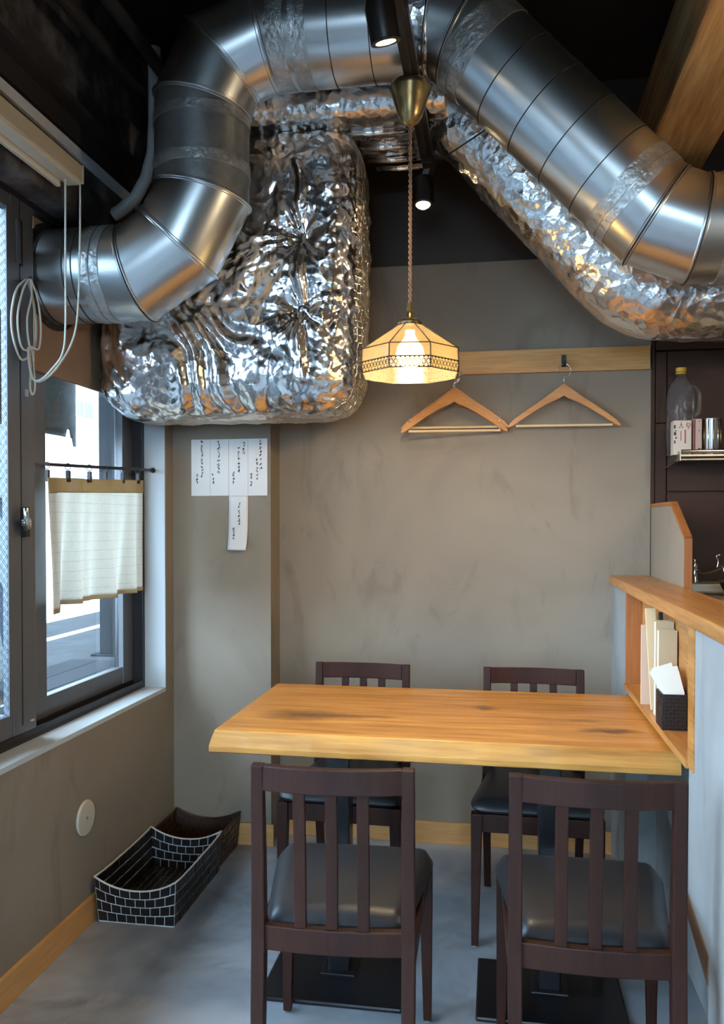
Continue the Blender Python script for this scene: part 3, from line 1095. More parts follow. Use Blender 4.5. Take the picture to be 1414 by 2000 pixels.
def rrect(hw, hh, r, n=110):
    pts = []
    per = 2 * (2 * hw - 2 * r) + 2 * (2 * hh - 2 * r) + 2 * PI * r
    for cx, cy, a0 in ((hw - r, hh - r, 0), (-(hw - r), hh - r, PI / 2), (-(hw - r), -(hh - r), PI), (hw - r, -(hh - r), 1.5 * PI)):
        for k in range(10):
            a = a0 + PI / 2 * k / 9
            pts.append((cx + r * math.cos(a), cy + r * math.sin(a)))
    # resample straight sides
    out = []
    for i, p in enumerate(pts):
        q = pts[(i + 1) % len(pts)]
        d = math.hypot(q[0] - p[0], q[1] - p[1])
        k = max(1, int(d / 0.011))
        for t in range(k):
            out.append((p[0] + (q[0] - p[0]) * t / k, p[1] + (q[1] - p[1]) * t / k))
    return out


sweep_foil([(-0.98, 2.865, 2.822), (-0.16, 2.865, 2.822)], rrect(0.215, 0.155, 0.05), 'flat_run', 'foil_fine', 0.9)
circ = [(0.158 * math.cos(2 * PI * k / 84), 0.158 * math.sin(2 * PI * k / 84)) for k in range(84)]
sweep_foil([(-0.20, 2.86, 2.835), (-0.155, 2.86, 2.812), (-0.105, 2.86, 2.75), (0.40, 2.86, 2.175), (0.455, 2.86, 2.125), (0.52, 2.86, 2.095), (0.62, 2.86, 2.085), (1.9, 2.86, 2.085)],
           circ, 'round_run', 'foil_fine', 0.6)
# flattened flange strips and tape laps under the flat run
for y, z, x0, x1 in ((2.79, 2.660, -0.56, -0.29), (2.90, 2.658, -0.50, -0.29), (3.00, 2.656, -0.47, -0.29), (3.07, 2.655, -0.45, -0.27)):
    MB().tube([(x0, y, z), ((x0 + x1) / 2, y, z - 0.003), (x1, y, z)], 0.012, 10).build('foil_lap', 'foil_fine', fd, smooth=True)
# cable across the round run
cab = [(-0.16, 2.695, 2.52), (-0.08, 2.692, 2.565), (0.0, 2.685, 2.61), (0.06, 2.665, 2.63)]
tag(MB().tube(cab, 0.003, 8).build('thin_cable', 'black_plastic', smooth=True), 'thin black cable crossing the diagonal foil duct', 'cable')

# ------------------------------------------------------------------ lighting track, spots, pendant
TX = -0.245
trk = MB().box(TX - 0.022, TX + 0.022, -1.5, 3.02, 2.612, 2.64)
tr_o = thing('light_track', (TX, 1.2, 2.612), 'narrow black ceiling light track passing under the metal duct', 'light track')
trk.build('rail', 'black_lamp', tr_o, bevel=0.002)
MB().box(TX - 0.006, TX + 0.006, -1.5, 3.02, 2.6105, 2.6125).build('slot', 'seam_dark', tr_o)
for y in (0.3, 1.6):
    MB().tube([(TX, y, 2.64), (TX, y, ZCEIL)], 0.006, 8).build('hanger_rod', 'black_lamp', tr_o)


def spotlight(loc, dirv, label, glow_r, energy, cone=1.7, dome=0.003):
    x, y, z = loc   # centre of the lower opening
    t = thing('spotlight', (x, y, z), label, 'spotlight', None)
    d = Vector(dirv).normalized()
    R = d.to_track_quat('-Z', 'Y').to_matrix()

    def loc_lathe(prof, n=28):
        m = MB().lathe(prof, (0, 0, 0), n)
        m.v = [tuple(R @ Vector(p) + Vector(loc)) for p in m.v]
        return m
    loc_lathe([(0.036, 0.0), (0.038, 0.002), (0.038, 0.075), (0.030, 0.10), (0.016, 0.108), (0.0, 0.109)]).build('housing', 'black_lamp', t, smooth=True, angle=0.6)
    loc_lathe([(0.0, -dome - 0.001), (glow_r * 0.45, -dome * 0.85 - 0.001), (glow_r * 0.8, -dome * 0.45), (glow_r, 0.0), (glow_r, 0.004)]).build('lens', 'spot_glow', t, smooth=True)
    loc_lathe([(glow_r, -0.001), (0.0375, -0.002), (0.0385, 0.004), (0.036, 0.006)]).build('rim', 'black_lamp', t, smooth=True)
    top = R @ Vector((0, 0, 0.095)) + Vector(loc)
    MB().bar([top, (TX, y, 2.60)], 0.02, 0.008).build('arm', 'black_lamp', t)
    MB().box(TX - 0.018, TX + 0.018, y - 0.05, y + 0.05, 2.592, 2.612).build('track_adapter', 'black_lamp', t, bevel=0.002)
    l = bpy.data.lights.new('spot_beam', 'SPOT')
    l.energy = energy
    l.color = (1.0, 0.74, 0.44)
    l.spot_size = cone
    l.spot_blend = 0.6
    l.shadow_soft_size = 0.025
    lo = bpy.data.objects.new('spot_beam', l)
    C.objects.link(lo)
    lo.parent = t
    lo.location = d * (0.012 + dome)
    lo.rotation_euler = d.to_track_quat('-Z', 'Y').to_euler()
    return t


spotlight((-0.272, 2.02, 2.507), (0.16, 0.35, -1), 'black cylinder spotlight in front of the top metal duct', 0.030, 13)
spotlight((-0.262, 2.955, 2.465), (0.02, -0.12, -1), 'small lit spotlight hanging below the foil duct before the dark wall', 0.027, 9, dome=0.014)
for y in (-0.6, 0.6, 1.3):  # unseen spots added along the track as warm fill light
    spotlight((-0.245, y, 2.507), (0.1, 0.15, -1), {-0.6: 'added black fill spotlight on the track, furthest behind the viewpoint', 0.6: 'added black fill spotlight on the track above the viewpoint', 1.3: 'added black fill spotlight on the track, just out of frame above the table chairs'}[y], 0.030, 7)

PX, PY = -0.253, 2.42
pl = thing('pendant_lamp', (PX, PY, 1.74), 'faceted stained glass pendant lamp on a twisted brown cord', 'lamp')
cup = [(0.0, 2.612), (0.058, 2.611), (0.063, 2.603), (0.061, 2.592), (0.050, 2.565), (0.0455, 2.551), (0.0445, 2.548), (0.0435, 2.545), (0.036, 2.520), (0.026, 2.502), (0.016, 2.494), (0.008, 2.490), (0.0, 2.489)]
MB().lathe([(r, z) for r, z in cup], (PX, PY, 0), 40).build('ceiling_cup', 'brass', pl, smooth=True, angle=0.8)
for ph in (0, PI):
    pts = [(PX + 0.0032 * math.cos(ph + k * 0.7), PY + 0.0032 * math.sin(ph + k * 0.7), 2.492 - k * 0.0036) for k in range(150)]
    MB().tube(pts, 0.0032, 6).build('cord', 'cord_fabric', pl, smooth=True)
MB().lathe([(0.0, 1.972), (0.008, 1.970), (0.010, 1.955), (0.011, 1.945), (0.006, 1.943), (0.012, 1.934), (0.014, 1.922), (0.030, 1.918), (0.036, 1.910), (0.034, 1.903), (0.0, 1.902)], (PX, PY, 0), 28).build('socket_cap', 'brass', pl, smooth=True, angle=0.7)
A0 = PI / 8 + 0.10
RT, RS, RB = 0.034, 0.150, 0.150
levels = [(RT, 1.904), (RS, 1.824), (RS + 0.002, 1.786), (RB, 1.755)]


def oct(r, z, k):
    a = A0 + PI / 4 * k
    return (PX + r * math.cos(a), PY + r * math.sin(a), z)


for li in range(3):
    for k in range(8):
        a, b = levels[li], levels[li + 1]
        q = [oct(a[0], a[1], k), oct(a[0], a[1], k + 1), oct(b[0], b[1], k + 1), oct(b[0], b[1], k)]
        inn = [Vector(p) + (Vector((PX, PY, p[2] - 0.003)) - Vector(p)) * 0.02 for p in q]
        MB().hexa(q + inn).build('glass_panel', 'art_glass', pl)
lead = MB()
for k in range(8):
    lead.tube([oct(*levels[0], k), oct(*levels[1], k)], 0.0017, 6)
    lead.tube([oct(*levels[1], k), oct(*levels[2], k), oct(*levels[3], k)], 0.0017, 6)
    for li in range(4):
        lead.tube([oct(*levels[li], k), oct(*levels[li], k + 1)], 0.0015 if li else 0.003, 6)
lead.build('lead_frame', 'lead_came', pl, smooth=True)
# filigree band: small rings and beads on the lowest band
fil = MB()
for k in range(8):
    a = Vector(oct(RS + 0.003, 1.7705, k))
    b = Vector(oct(RS + 0.003, 1.7705, k + 1))
    for j in range(9):
        c = a.lerp(b, (j + 0.5) / 9)
        e = (b - a).normalized()
        ring = [c + e * 0.0052 * math.cos(s * PI / 5) + Vector((0, 0, 1)) * 0.0075 * math.sin(s * PI / 5) for s in range(10)]
        fil.tube(ring, 0.0010, 4, closed=True)
        for dz in (-0.0125, 0.0125):
            fil.tube([c - e * 0.0025 + Vector((0, 0, dz)), c + e * 0.0025 + Vector((0, 0, dz))], 0.0016, 4)
fo = fil.build('filigree_band', 'lead_came', pl)
fo['kind'] = 'stuff'
MB().lathe([(0.0, 1.776), (0.020, 1.780), (0.036, 1.794), (0.043, 1.817), (0.037, 1.841), (0.024, 1.858), (0.015, 1.872), (0.014, 1.888), (0.0, 1.889)], (PX, PY, 0), 28).build('bulb', 'bulb_glow', pl, smooth=True)
l = bpy.data.lights.new('pendant_light', 'POINT')
l.energy = 21
l.color = (1.0, 0.72, 0.40)
l.shadow_soft_size = 0.03
lo = bpy.data.objects.new('pendant_light', l)
C.objects.link(lo)
lo.parent = pl
lo.location = (0, 0, 1.765 - 1.74)

kl = thing('kitchen_lamp', (1.15, 1.75, 1.98), 'bare bulb lamp hanging over the kitchen side of the counter', 'lamp')
MB().tube([(1.15, 1.75, ZCEIL), (1.15, 1.75, 2.16)], 0.004, 8).build('cord', 'black_lamp', kl)
MB().lathe([(0.0, 2.17), (0.018, 2.165), (0.020, 2.10), (0.0, 2.10)], (1.15, 1.75, 0), 20).build('socket', 'black_lamp', kl, smooth=True, angle=0.6)
MB().lathe([(0.0, 2.10), (0.015, 2.095), (0.034, 2.05), (0.036, 2.03), (0.024, 2.00), (0.0, 1.99)], (1.15, 1.75, 0), 24).build('bulb', 'bulb_glow', kl, smooth=True)
l = bpy.data.lights.new('kitchen_light', 'POINT')
l.energy = 17
l.color = (1.0, 0.74, 0.44)
l.shadow_soft_size = 0.04
lo = bpy.data.objects.new('kitchen_light', l)
C.objects.link(lo)
lo.parent = kl
lo.location = (0, 0, -0.04)

# ------------------------------------------------------------------ blind headrail and pull cord
hr = thing('blind_headrail', (-1.27, 1.6, 2.33), 'cream blind headrail mounted along the top of the window', 'blind rail')
MB().box(-1.283, -1.236, 0.85, 2.315, 2.346, 2.398).build('rail', 'cream_plastic', hr, bevel=0.004)
MB().box(-1.281, -1.241, 0.85, 2.305, 2.336, 2.346).build('bottom_channel', 'cream_light', hr, bevel=0.002)
MB().box(-1.300, -1.286, 0.85, 2.275, 2.322, 2.346).build('front_lip', 'cream_light', hr, bevel=0.003)
MB().box(-1.319, -1.281, 0.85, 2.275, 2.346, 2.374).build('back_plate', 'cream_plastic', hr)
MB().box(-1.284, -1.235, 2.313, 2.321, 2.344, 2.400).build('end_cap', 'cream_light', hr, bevel=0.003)


def smooth_path(p, k=8):
    p = [Vector(q) for q in p]
    out = []
    for i in range(len(p) - 1):
        a, b, c, d = p[max(i - 1, 0)], p[i], p[i + 1], p[min(i + 2, len(p) - 1)]
        for t in range(k):
            s = t / k
            out.append(0.5 * ((2 * b) + (c - a) * s + (2 * a - 5 * b + 4 * c - d) * s * s + (3 * b - a - 3 * c + d) * s ** 3))
    out.append(p[-1])
    return out


pc = thing('pull_cord', (-1.33, 2.3, 1.70), 'white blind pull cord looped up and tied to the window stile', 'cord')
MB().tube(smooth_path([(-1.262, 2.258, 2.336), (-1.262, 2.256, 2.1), (-1.262, 2.254, 1.90), (-1.27, 2.25, 1.82), (-1.30, 2.245, 1.775), (-1.335, 2.245, 1.745), (-1.36, 2.242, 1.745), (-1.372, 2.24, 1.79), (-1.378, 2.245, 1.84)]), 0.0030, 8).build('cord', 'cord_white', pc, smooth=True)
MB().tube(smooth_path([(-1.246, 2.316, 2.344), (-1.246, 2.312, 2.15), (-1.248, 2.300, 1.95), (-1.258, 2.283, 1.86), (-1.29, 2.265, 1.79), (-1.33, 2.258, 1.748), (-1.36, 2.252, 1.742), (-1.374, 2.25, 1.78), (-1.38, 2.25, 1.84)]), 0.0030, 8).build('cord', 'cord_white', pc, smooth=True)
for j, (yl, yr, zb, dx) in enumerate(((2.175, 2.30, 1.80, 0.0), (2.195, 2.285, 1.83, 0.007), (2.235, 2.305, 1.845, 0.012))):
    pts = smooth_path([(-1.388 + dx, 2.255, 2.047), (-1.386 + dx, yl + 0.025, 2.0), (-1.386 + dx, yl, 1.92), (-1.386 + dx, yl + 0.01, 1.85), (-1.386 + dx, (yl + yr) / 2 - 0.01, zb),
                       (-1.384 + dx, yr - 0.01, 1.85), (-1.384 + dx, yr, 1.92), (-1.386 + dx, yr - 0.015, 2.0), (-1.388 + dx, 2.258, 2.045)])
    MB().tube(pts, 0.0032, 8).build('coil', 'cord_white', pc, smooth=True)
MB().tube(smooth_path([(-1.378, 2.25, 1.84), (-1.38, 2.262, 1.78), (-1.38, 2.258, 1.725), (-1.38, 2.27, 1.705), (-1.38, 2.284, 1.73), (-1.38, 2.275, 1.80), (-1.378, 2.262, 1.85)]), 0.0032, 8).build('loop_end', 'cord_white', pc, smooth=True)
MB().tube([(-1.405, 2.256, 2.04), (-1.39, 2.256, 2.04), (-1.372, 2.256, 2.052)], 0.004, 8).build('hook', 'alu_dark', pc, smooth=True)

# ------------------------------------------------------------------ cafe curtain
RA, RB_ = Vector((-1.418, 2.41, 1.505)), Vector((-1.366, YJ - 0.004, 1.530))
rod = thing('curtain_rod', (-1.39, 2.76, 1.50), 'thin dark tension rod across the far window pane', 'curtain rod')
MB().tube([RA, RB_], 0.0055, 12).build('rod', 'alu_dark', rod, smooth=True, angle=0.7)
MB().tube([RB_ - (RB_ - RA).normalized() * 0.02, RB_], [0.007, 0.011], 12).build('end_cap', 'alu_dark', rod, smooth=True, angle=0.7)
cu = thing('cafe_curtain', (-1.40, 2.76, 1.04), 'short cream linen curtain with tan header hanging in the window', 'curtain')


def curt(u, v):
    y = 2.40 + (3.035 - 2.40) * u
    base = RA.lerp(RB_, (y - RA.y) / (RB_.y - RA.y))
    ztop = base.z - 0.042
    zbot = 1.052 - 0.01 * (1 - u) + (-0.018 if u < 0.1 else 0)
    z = ztop + (zbot - ztop) * v
    amp = 0.008 + 0.020 * v
    x = base.x + amp * (0.8 * math.sin(u * 24 + 0.6 + 0.5 * math.sin(5 * u)) + 0.45 * math.sin(u * 43 + 2 + v) + 0.35 * math.sin(u * 11 + 2.0 * v)) * (0.35 + 0.65 * min(1, 8 * (1 - u)))
    y2 = y - 0.012 * v * (u - 0.3) + 0.004 * math.sin(u * 33 + 2)
    return (x, y2, z)


def sheet(fn, nu, nv, name, mt, parent, th=0.0016):
    o = MB().grid(fn, nu, nv).build(name, mt, parent, smooth=True)
    md_ = o.modifiers.new('thickness', 'SOLIDIFY')
    md_.thickness = th
    md_.offset = 0
    return o


sheet(lambda u, v: curt(u, 0.105 + v * 0.865), 110, 34, 'linen', 'curtain_linen', cu)
sheet(lambda u, v: tuple(Vector(curt(u, v * 0.115)) + Vector((0.002, 0, 0))), 110, 6, 'header_band', 'curtain_hem', cu, 0.003)
sheet(lambda u, v: tuple(Vector(curt(u, 0.965 + v * 0.035)) + Vector((0.001, 0, 0))), 110, 3, 'bottom_hem', 'curtain_hem', cu, 0.003)
for u in (0.02, 0.20, 0.40, 0.56, 0.75, 0.93):
    y = 2.40 + 0.635 * u
    b = RA.lerp(RB_, (y - RA.y) / (RB_.y - RA.y))
    ring = [b + Vector((0.010 * math.cos(a * PI / 7), 0, -0.004 + 0.011 * math.sin(a * PI / 7))) for a in range(14)]
    m = MB().tube(ring, 0.0015, 6, closed=True)
    m.box(b.x - 0.005, b.x + 0.007, y - 0.006, y + 0.006, b.z - 0.055, b.z - 0.017)
    m.build('ring_clip', 'alu_dark', cu)

# ------------------------------------------------------------------ paper menu strips
def strokes(m, cx, z0, chars, h, wd, y, rnd, lean=0.0):
    for i in range(chars):
        zc = z0 - i * h
        for s in range(rnd.randint(3, 4)):
            ang = rnd.choice((0.05, 1.5, 0.8, 2.3)) + rnd.uniform(-0.2, 0.2)
            ln = rnd.uniform(0.35, 0.8) * wd
            ox, oz = rnd.uniform(-0.3, 0.3) * wd, rnd.uniform(-0.34, 0.34) * h
            dx, dz = math.cos(ang) * ln / 2, math.sin(ang) * ln / 2
            m.bar([(cx + ox - dx, y, zc + oz - dz), (cx + ox + dx, y, zc + oz + dz)], 0.0026, 0.0005, (0, 0, 1) if abs(math.cos(ang)) > 0.5 else (1, 0, 0))


sx = [-1.238, -1.156, -1.077, -0.996, -0.914]
names5 = ['white paper menu strip, leftmost of the four in the row on the pillar', 'white paper menu strip, second from the left in the row on the pillar',
          'white paper menu strip, third from the left, directly above the hanging one', 'white paper menu strip, rightmost of the four, beside the pillar edge']
cols = [[(0.047, 0.222, 11, 0.0145, 0.011), (0.026, 0.085, 3, 0.014, 0.010)], [(0.036, 0.222, 9, 0.0155, 0.012), (0.012, 0.085, 3, 0.015, 0.011)],
        [(0.064, 0.215, 4, 0.0135, 0.010), (0.043, 0.195, 7, 0.0155, 0.011), (0.020, 0.095, 4, 0.0135, 0.010)],
        [(0.054, 0.222, 8, 0.0155, 0.012), (0.039, 0.145, 6, 0.0155, 0.010), (0.014, 0.085, 4, 0.0135, 0.010)]]
rnd = random.Random(11)
for i in range(4):
    t = thing('menu_strip', ((sx[i] + sx[i + 1]) / 2, YC - 0.002, 1.429), names5[i], 'paper menu', 'handwritten menu strips on the pillar')
    MB().box(sx[i] + 0.0005, sx[i + 1] - 0.0005, YC - 0.0035 - 0.0004 * (i % 2), YC - 0.001, 1.429, 1.660).build('sheet', 'paper', t)
    m = MB()
    for cx, z0, n_, h, wd in cols[i]:
        strokes(m, sx[i] + cx, 1.429 + z0, n_, h, wd, YC - 0.0045, rnd)
    m.build('handwriting', 'ink', t)
t = thing('menu_strip', (-1.037, YC - 0.002, 1.207), 'white paper menu strip hanging alone below the row, curling at its foot', 'paper menu', 'handwritten menu strips on the pillar')
sheet(lambda u, v: (-1.077 + 0.081 * u - 0.004 * v * v, YC - 0.003 - 0.022 * max(0, v - 0.55) ** 2 * 4 * (0.5 + u * 0.8), 1.4292 - 0.222 * v), 6, 24, 'sheet', 'paper', t, 0.0008)
m = MB()
strokes(m, -1.033, 1.395, 6, 0.0165, 0.011, YC - 0.0045, rnd)
strokes(m, -1.056, 1.293, 4, 0.0135, 0.010, YC - 0.0075, rnd)
m.build('handwriting', 'ink', t)

# ------------------------------------------------------------------ coat rail and hangers
rl = thing('coat_rail', (0.09, YB - 0.01, 1.915), 'pale wooden coat rail fixed to the back wall', 'coat rail')
MB().box(-0.40, 0.592, YB - 0.019, YB, 1.917, 2.009).build('board', 'rail_wood', rl, bevel=0.002)
for hx in (-0.163, 0.263):
    m = MB().box(hx - 0.009, hx + 0.009, YB - 0.024, YB - 0.019, 1.935, 1.982)
    m.bar([(hx, YB - 0.023, 1.943), (hx, YB - 0.05, 1.937), (hx, YB - 0.056, 1.955)], 0.014, 0.004)
    m.build('hook', 'black_lamp', rl)


def make_hanger(label, span=0.215, drop=0.140):
    t = thing('coat_hanger', (0, 0, 0), label, 'hanger', 'wooden coat hangers on the wall rail')
    m = MB()
    # arms: profile in XZ, local origin at hook ring top
    top = []
    bot = []
    n = 26
    for i in range(n + 1):
        s = -1 + 2 * i / n
        a = abs(s)
        x = s * span
        zc = -0.105 - drop * (0.86 * a + 0.14 * a ** 2)
        hump = 0.012 * math.exp(-(a / 0.22) ** 2)
        wd = 0.0165 * (1 - 0.35 * a) + hump * 0.7
        if a > 0.93:
            wd *= 1 - 0.6 * (a - 0.93) / 0.07
        top.append((x, zc + wd))
        bot.append((x, zc - wd * (1.0 if a > 0.05 else 0.9)))
    poly = top + bot[::-1]
    m.prism(poly, 1, -0.006, 0.006)
    m.build('shoulder', 'hanger_wood', t, bevel=0.002)
    zb = -0.105 - drop * 0.90
    MB().tube([(-span * 0.86, 0, zb - 0.012), (span * 0.86, 0, zb - 0.012)], 0.0048, 10).build('trouser_bar', 'slat_wood', t, smooth=True, angle=0.8)
    for s in (-1, 1):
        MB().tube([(s * span * 0.84, 0, zb + 0.03), (s * span * 0.84, 0, zb - 0.017)], 0.0016, 6).build('bar_pin', 'chrome', t)
    pts = [(0.0, 0, -0.10)] + [(0.0, 0, -0.057)]
    for k in range(15):
        a = -PI / 2 + (PI * 1.55) * k / 14
        pts.append((0.0265 * math.cos(a), 0, -0.0285 + 0.0265 * math.sin(a)))
    MB().tube(pts, 0.0017, 8).build('hook', 'chrome', t, smooth=True)
    return t


h1 = make_hanger('wooden coat hanger by itself on the right hook of the rail')
h1.location = (0.262, YB - 0.049, 1.944)
h1.rotation_euler = (0, 0, 0.03)
h2 = copy_tree(h1)
h2['label'] = 'wooden coat hanger on the left hook, the rear one lying against the wall'
h2.location = (-0.165, YB - 0.034, 1.946)
h2.rotation_euler = (0, 0.0, 0.02)
h3 = copy_tree(h1)
h3['label'] = 'wooden coat hanger on the left hook, the front one turned outward'
h3.location = (-0.168, YB - 0.095, 1.925)
h3.rotation_euler = (0, -0.025, 0.27)

# ------------------------------------------------------------------ round cover plate on the left wall
rp = thing('wall_cover_plate', (XL + 0.004, 2.459, 0.30), 'round ivory cover plate low on the wall under the window', 'cover plate')
MB().lathe([(0.057, 0.0), (0.057, 0.004), (0.054, 0.007), (0.012, 0.008), (0.0, 0.008)], (XL, 2.459, 0.357), 40, 0).build('disc', 'ivory_plate', rp, smooth=True, angle=0.5)
MB().lathe([(0.005, 0.007), (0.005, 0.0095), (0.0, 0.0095)], (XL, 2.459, 0.357), 12, 0).build('centre_screw', 'steel', rp)

# ------------------------------------------------------------------ table
tb = thing('dining_table', (-0.18, 2.585, 0), 'long live-edge wooden table set against the counter', 'table')
nx = 60
vs, fs = [], []
prof_n = 8
for i in range(nx + 1):
    u = i / nx
    yf = 2.241 - 0.014 * u
    ybk = 2.940 - 0.012 * u
    w1 = 0.006 * noise.noise(Vector((u * 5, 0.3, 0))) + 0.003 * noise.noise(Vector((u * 17, 3.3, 0)))
    xt = -0.800 + 1.278 * u
    xb = -0.812 + 1.290 * u
    ring = [(xt, yf + 0.004 + w1 * 0.3, 0.720), (xt, yf + w1 * 0.3, 0.717), ((xt + xb) / 2, yf - 0.006 + w1, 0.700), (xb, yf - 0.014 + w1 * 1.5, 0.676), (xb, yf - 0.013 + w1, 0.661), (xb, yf - 0.002, 0.656),
            (xb, ybk, 0.656), (xb, ybk + 0.004, 0.680), (xt, ybk, 0.716), (xt, ybk - 0.004, 0.720)]
    prof_n = len(ring)
    vs += ring
for i in range(nx):
    for k in range(prof_n):
        fs.append((i * prof_n + k, i * prof_n + (k + 1) % prof_n, (i + 1) * prof_n + (k + 1) % prof_n, (i + 1) * prof_n + k))
fs += [tuple(range(prof_n)), tuple(range(nx * prof_n, (nx + 1) * prof_n))]
MB().add(vs, fs).build('tabletop', 'table_wood', tb)
for x in (-0.445, 0.150):
    m = MB().box(x - 0.20, x + 0.20, 2.150, 2.450, 0.0, 0.014)
    m.build('base_plate', 'black_metal', tb, bevel=0.006)
    MB().box(x - 0.031, x + 0.031, 2.295, 2.357, 0.014, 0.642).build('post', 'black_metal', tb, bevel=0.004)
    MB().box(x - 0.05, x + 0.05, 2.276, 2.376, 0.014, 0.022).build('foot_flange', 'black_metal', tb, bevel=0.002)
    MB().box(x - 0.15, x + 0.15, 2.2965, 2.3555, 0.642, 0.656).build('top_bracket', 'black_metal', tb)


# ------------------------------------------------------------------ chairs
def make_chair(label):
    t = thing('dining_chair', (0, 0, 0), label, 'chair', 'dark wooden dining chairs round the table')
    for s in (-1, 1):
        pts = [(s * 0.160, -0.235, 0.0), (s * 0.163, -0.213, 0.25), (s * 0.163, -0.203, 0.42), (s * 0.1625, -0.208, 0.60), (s * 0.1625, -0.218, 0.798)]
        MB().bar(pts, [0.024, 0.029, 0.030, 0.028, 0.027], [0.024, 0.034, 0.036, 0.030, 0.024]).build('rear_leg', 'chair_wood', t, bevel=0.003)
        MB().bar([(s * 0.188, 0.210, 0.006), (s * 0.183, 0.205, 0.40), (s * 0.183, 0.205, 0.418)], [0.022, 0.036, 0.036], [0.022, 0.036, 0.036]).build('front_leg', 'chair_wood', t, bevel=0.003)
        MB().lathe([(0.008, 0.0), (0.008, 0.006), (0.0, 0.006)], (s * 0.188, 0.210, 0), 10).build('foot_glide', 'steel', t)
        MB().bar([(s * 0.168, -0.19, 0.390), (s * 0.180, 0.19, 0.390)], 0.05, 0.018, (0, 0, 1)).build('side_apron', 'chair_wood', t, bevel=0.002)
    MB().box(-0.166, 0.166, 0.195, 0.214, 0.360, 0.416).build('front_apron', 'chair_wood', t, bevel=0.002)

    def rail(z0, z1, y, th, bow, name):
        m = MB()
        n = 12
        pts = [(-0.15 + 0.30 * i / n, y - bow * (1 - (2 * i / n - 1) ** 2), (z0 + z1) / 2) for i in range(n + 1)]
        m.bar(pts, z1 - z0, th, (0, 0, 1)).build(name, 'chair_wood', t, bevel=0.003)
    rail(0.742, 0.797, -0.216, 0.022, 0.018, 'top_rail')
    rail(0.392, 0.446, -0.204, 0.022, 0.010, 'lower_rail')
    for x in (-0.070, -0.001, 0.067):
        MB().bar([(x, -0.212, 0.440), (x, -0.218, 0.60), (x, -0.231, 0.750)], 0.026, 0.013).build('slat', 'chair_wood', t, bevel=0.002)
    # padded seat: trapezoid with soft edges
    n = 26

    def seat(top):
        def fn(u, v):
            y = -0.185 + 0.42 * v
            hw = 0.155 + (0.203 - 0.155) * min(1, v * 1.25)
            x = (2 * u - 1)
            ex, ey = abs(2 * u - 1), abs(2 * v - 1)
            # rounded corners
            k = max(0, ex - 0.75) / 0.25 * max(0, ey - 0.75) / 0.25
            sx_ = x * hw * (1 - 0.06 * k)
            yy = y * (1 - 0.05 * k) if v > 0.5 else y + 0.006 * k
            edge = max(ex, ey)
            rim = max(0, (edge - 0.80) / 0.20)
            if top:
                z = 0.462 + 0.012 * (1 - ex ** 2) * (1 - ey ** 2) - 0.026 * rim ** 2.2
            else:
                z = 0.418 + 0.014 * rim ** 3
            return (sx_, yy, z)
        return fn
    m = MB().grid(seat(True), n, n)
    m.grid(seat(False), n, n)
    m2 = MB()
    m2.v, m2.f = m.v, m.f
    # stitch the border
    N1 = (n + 1) ** 2
    ring = [i for i in range(n + 1)] + [(j + 1) * (n + 1) - 1 for j in range(1, n + 1)] + [n * (n + 1) + i for i in range(n - 1, -1, -1)] + [j * (n + 1) for j in range(n - 1, 0, -1)]
    for a, b in zip(ring, ring[1:] + ring[:1]):
        m2.f.append((a, b, b + N1, a + N1))
    m2.build('seat_pad', 'seat_leather', t, smooth=True, angle=1.2)
    return t


ch = make_chair('dark wooden chair in the foreground at left, back to the viewer')
spots = [(-0.353, 1.915, 0.045, None),
         (0.2045, 1.925, 0.0, 'dark wooden chair in the foreground at right, beside the counter wall'),
         (-0.490, 2.752, PI - 0.02, 'dark wooden chair on the far side of the table, nearer the pillar'),
         (0.130, 2.745, PI - 0.015, 'dark wooden chair on the far side of the table, nearer the counter')]
for x, y, r, lab in spots:
    o = ch if lab is None else copy_tree(ch)
    o.location = (x, y, 0)
    o.rotation_euler = (0, 0, r)
    if lab:
        o['label'] = lab

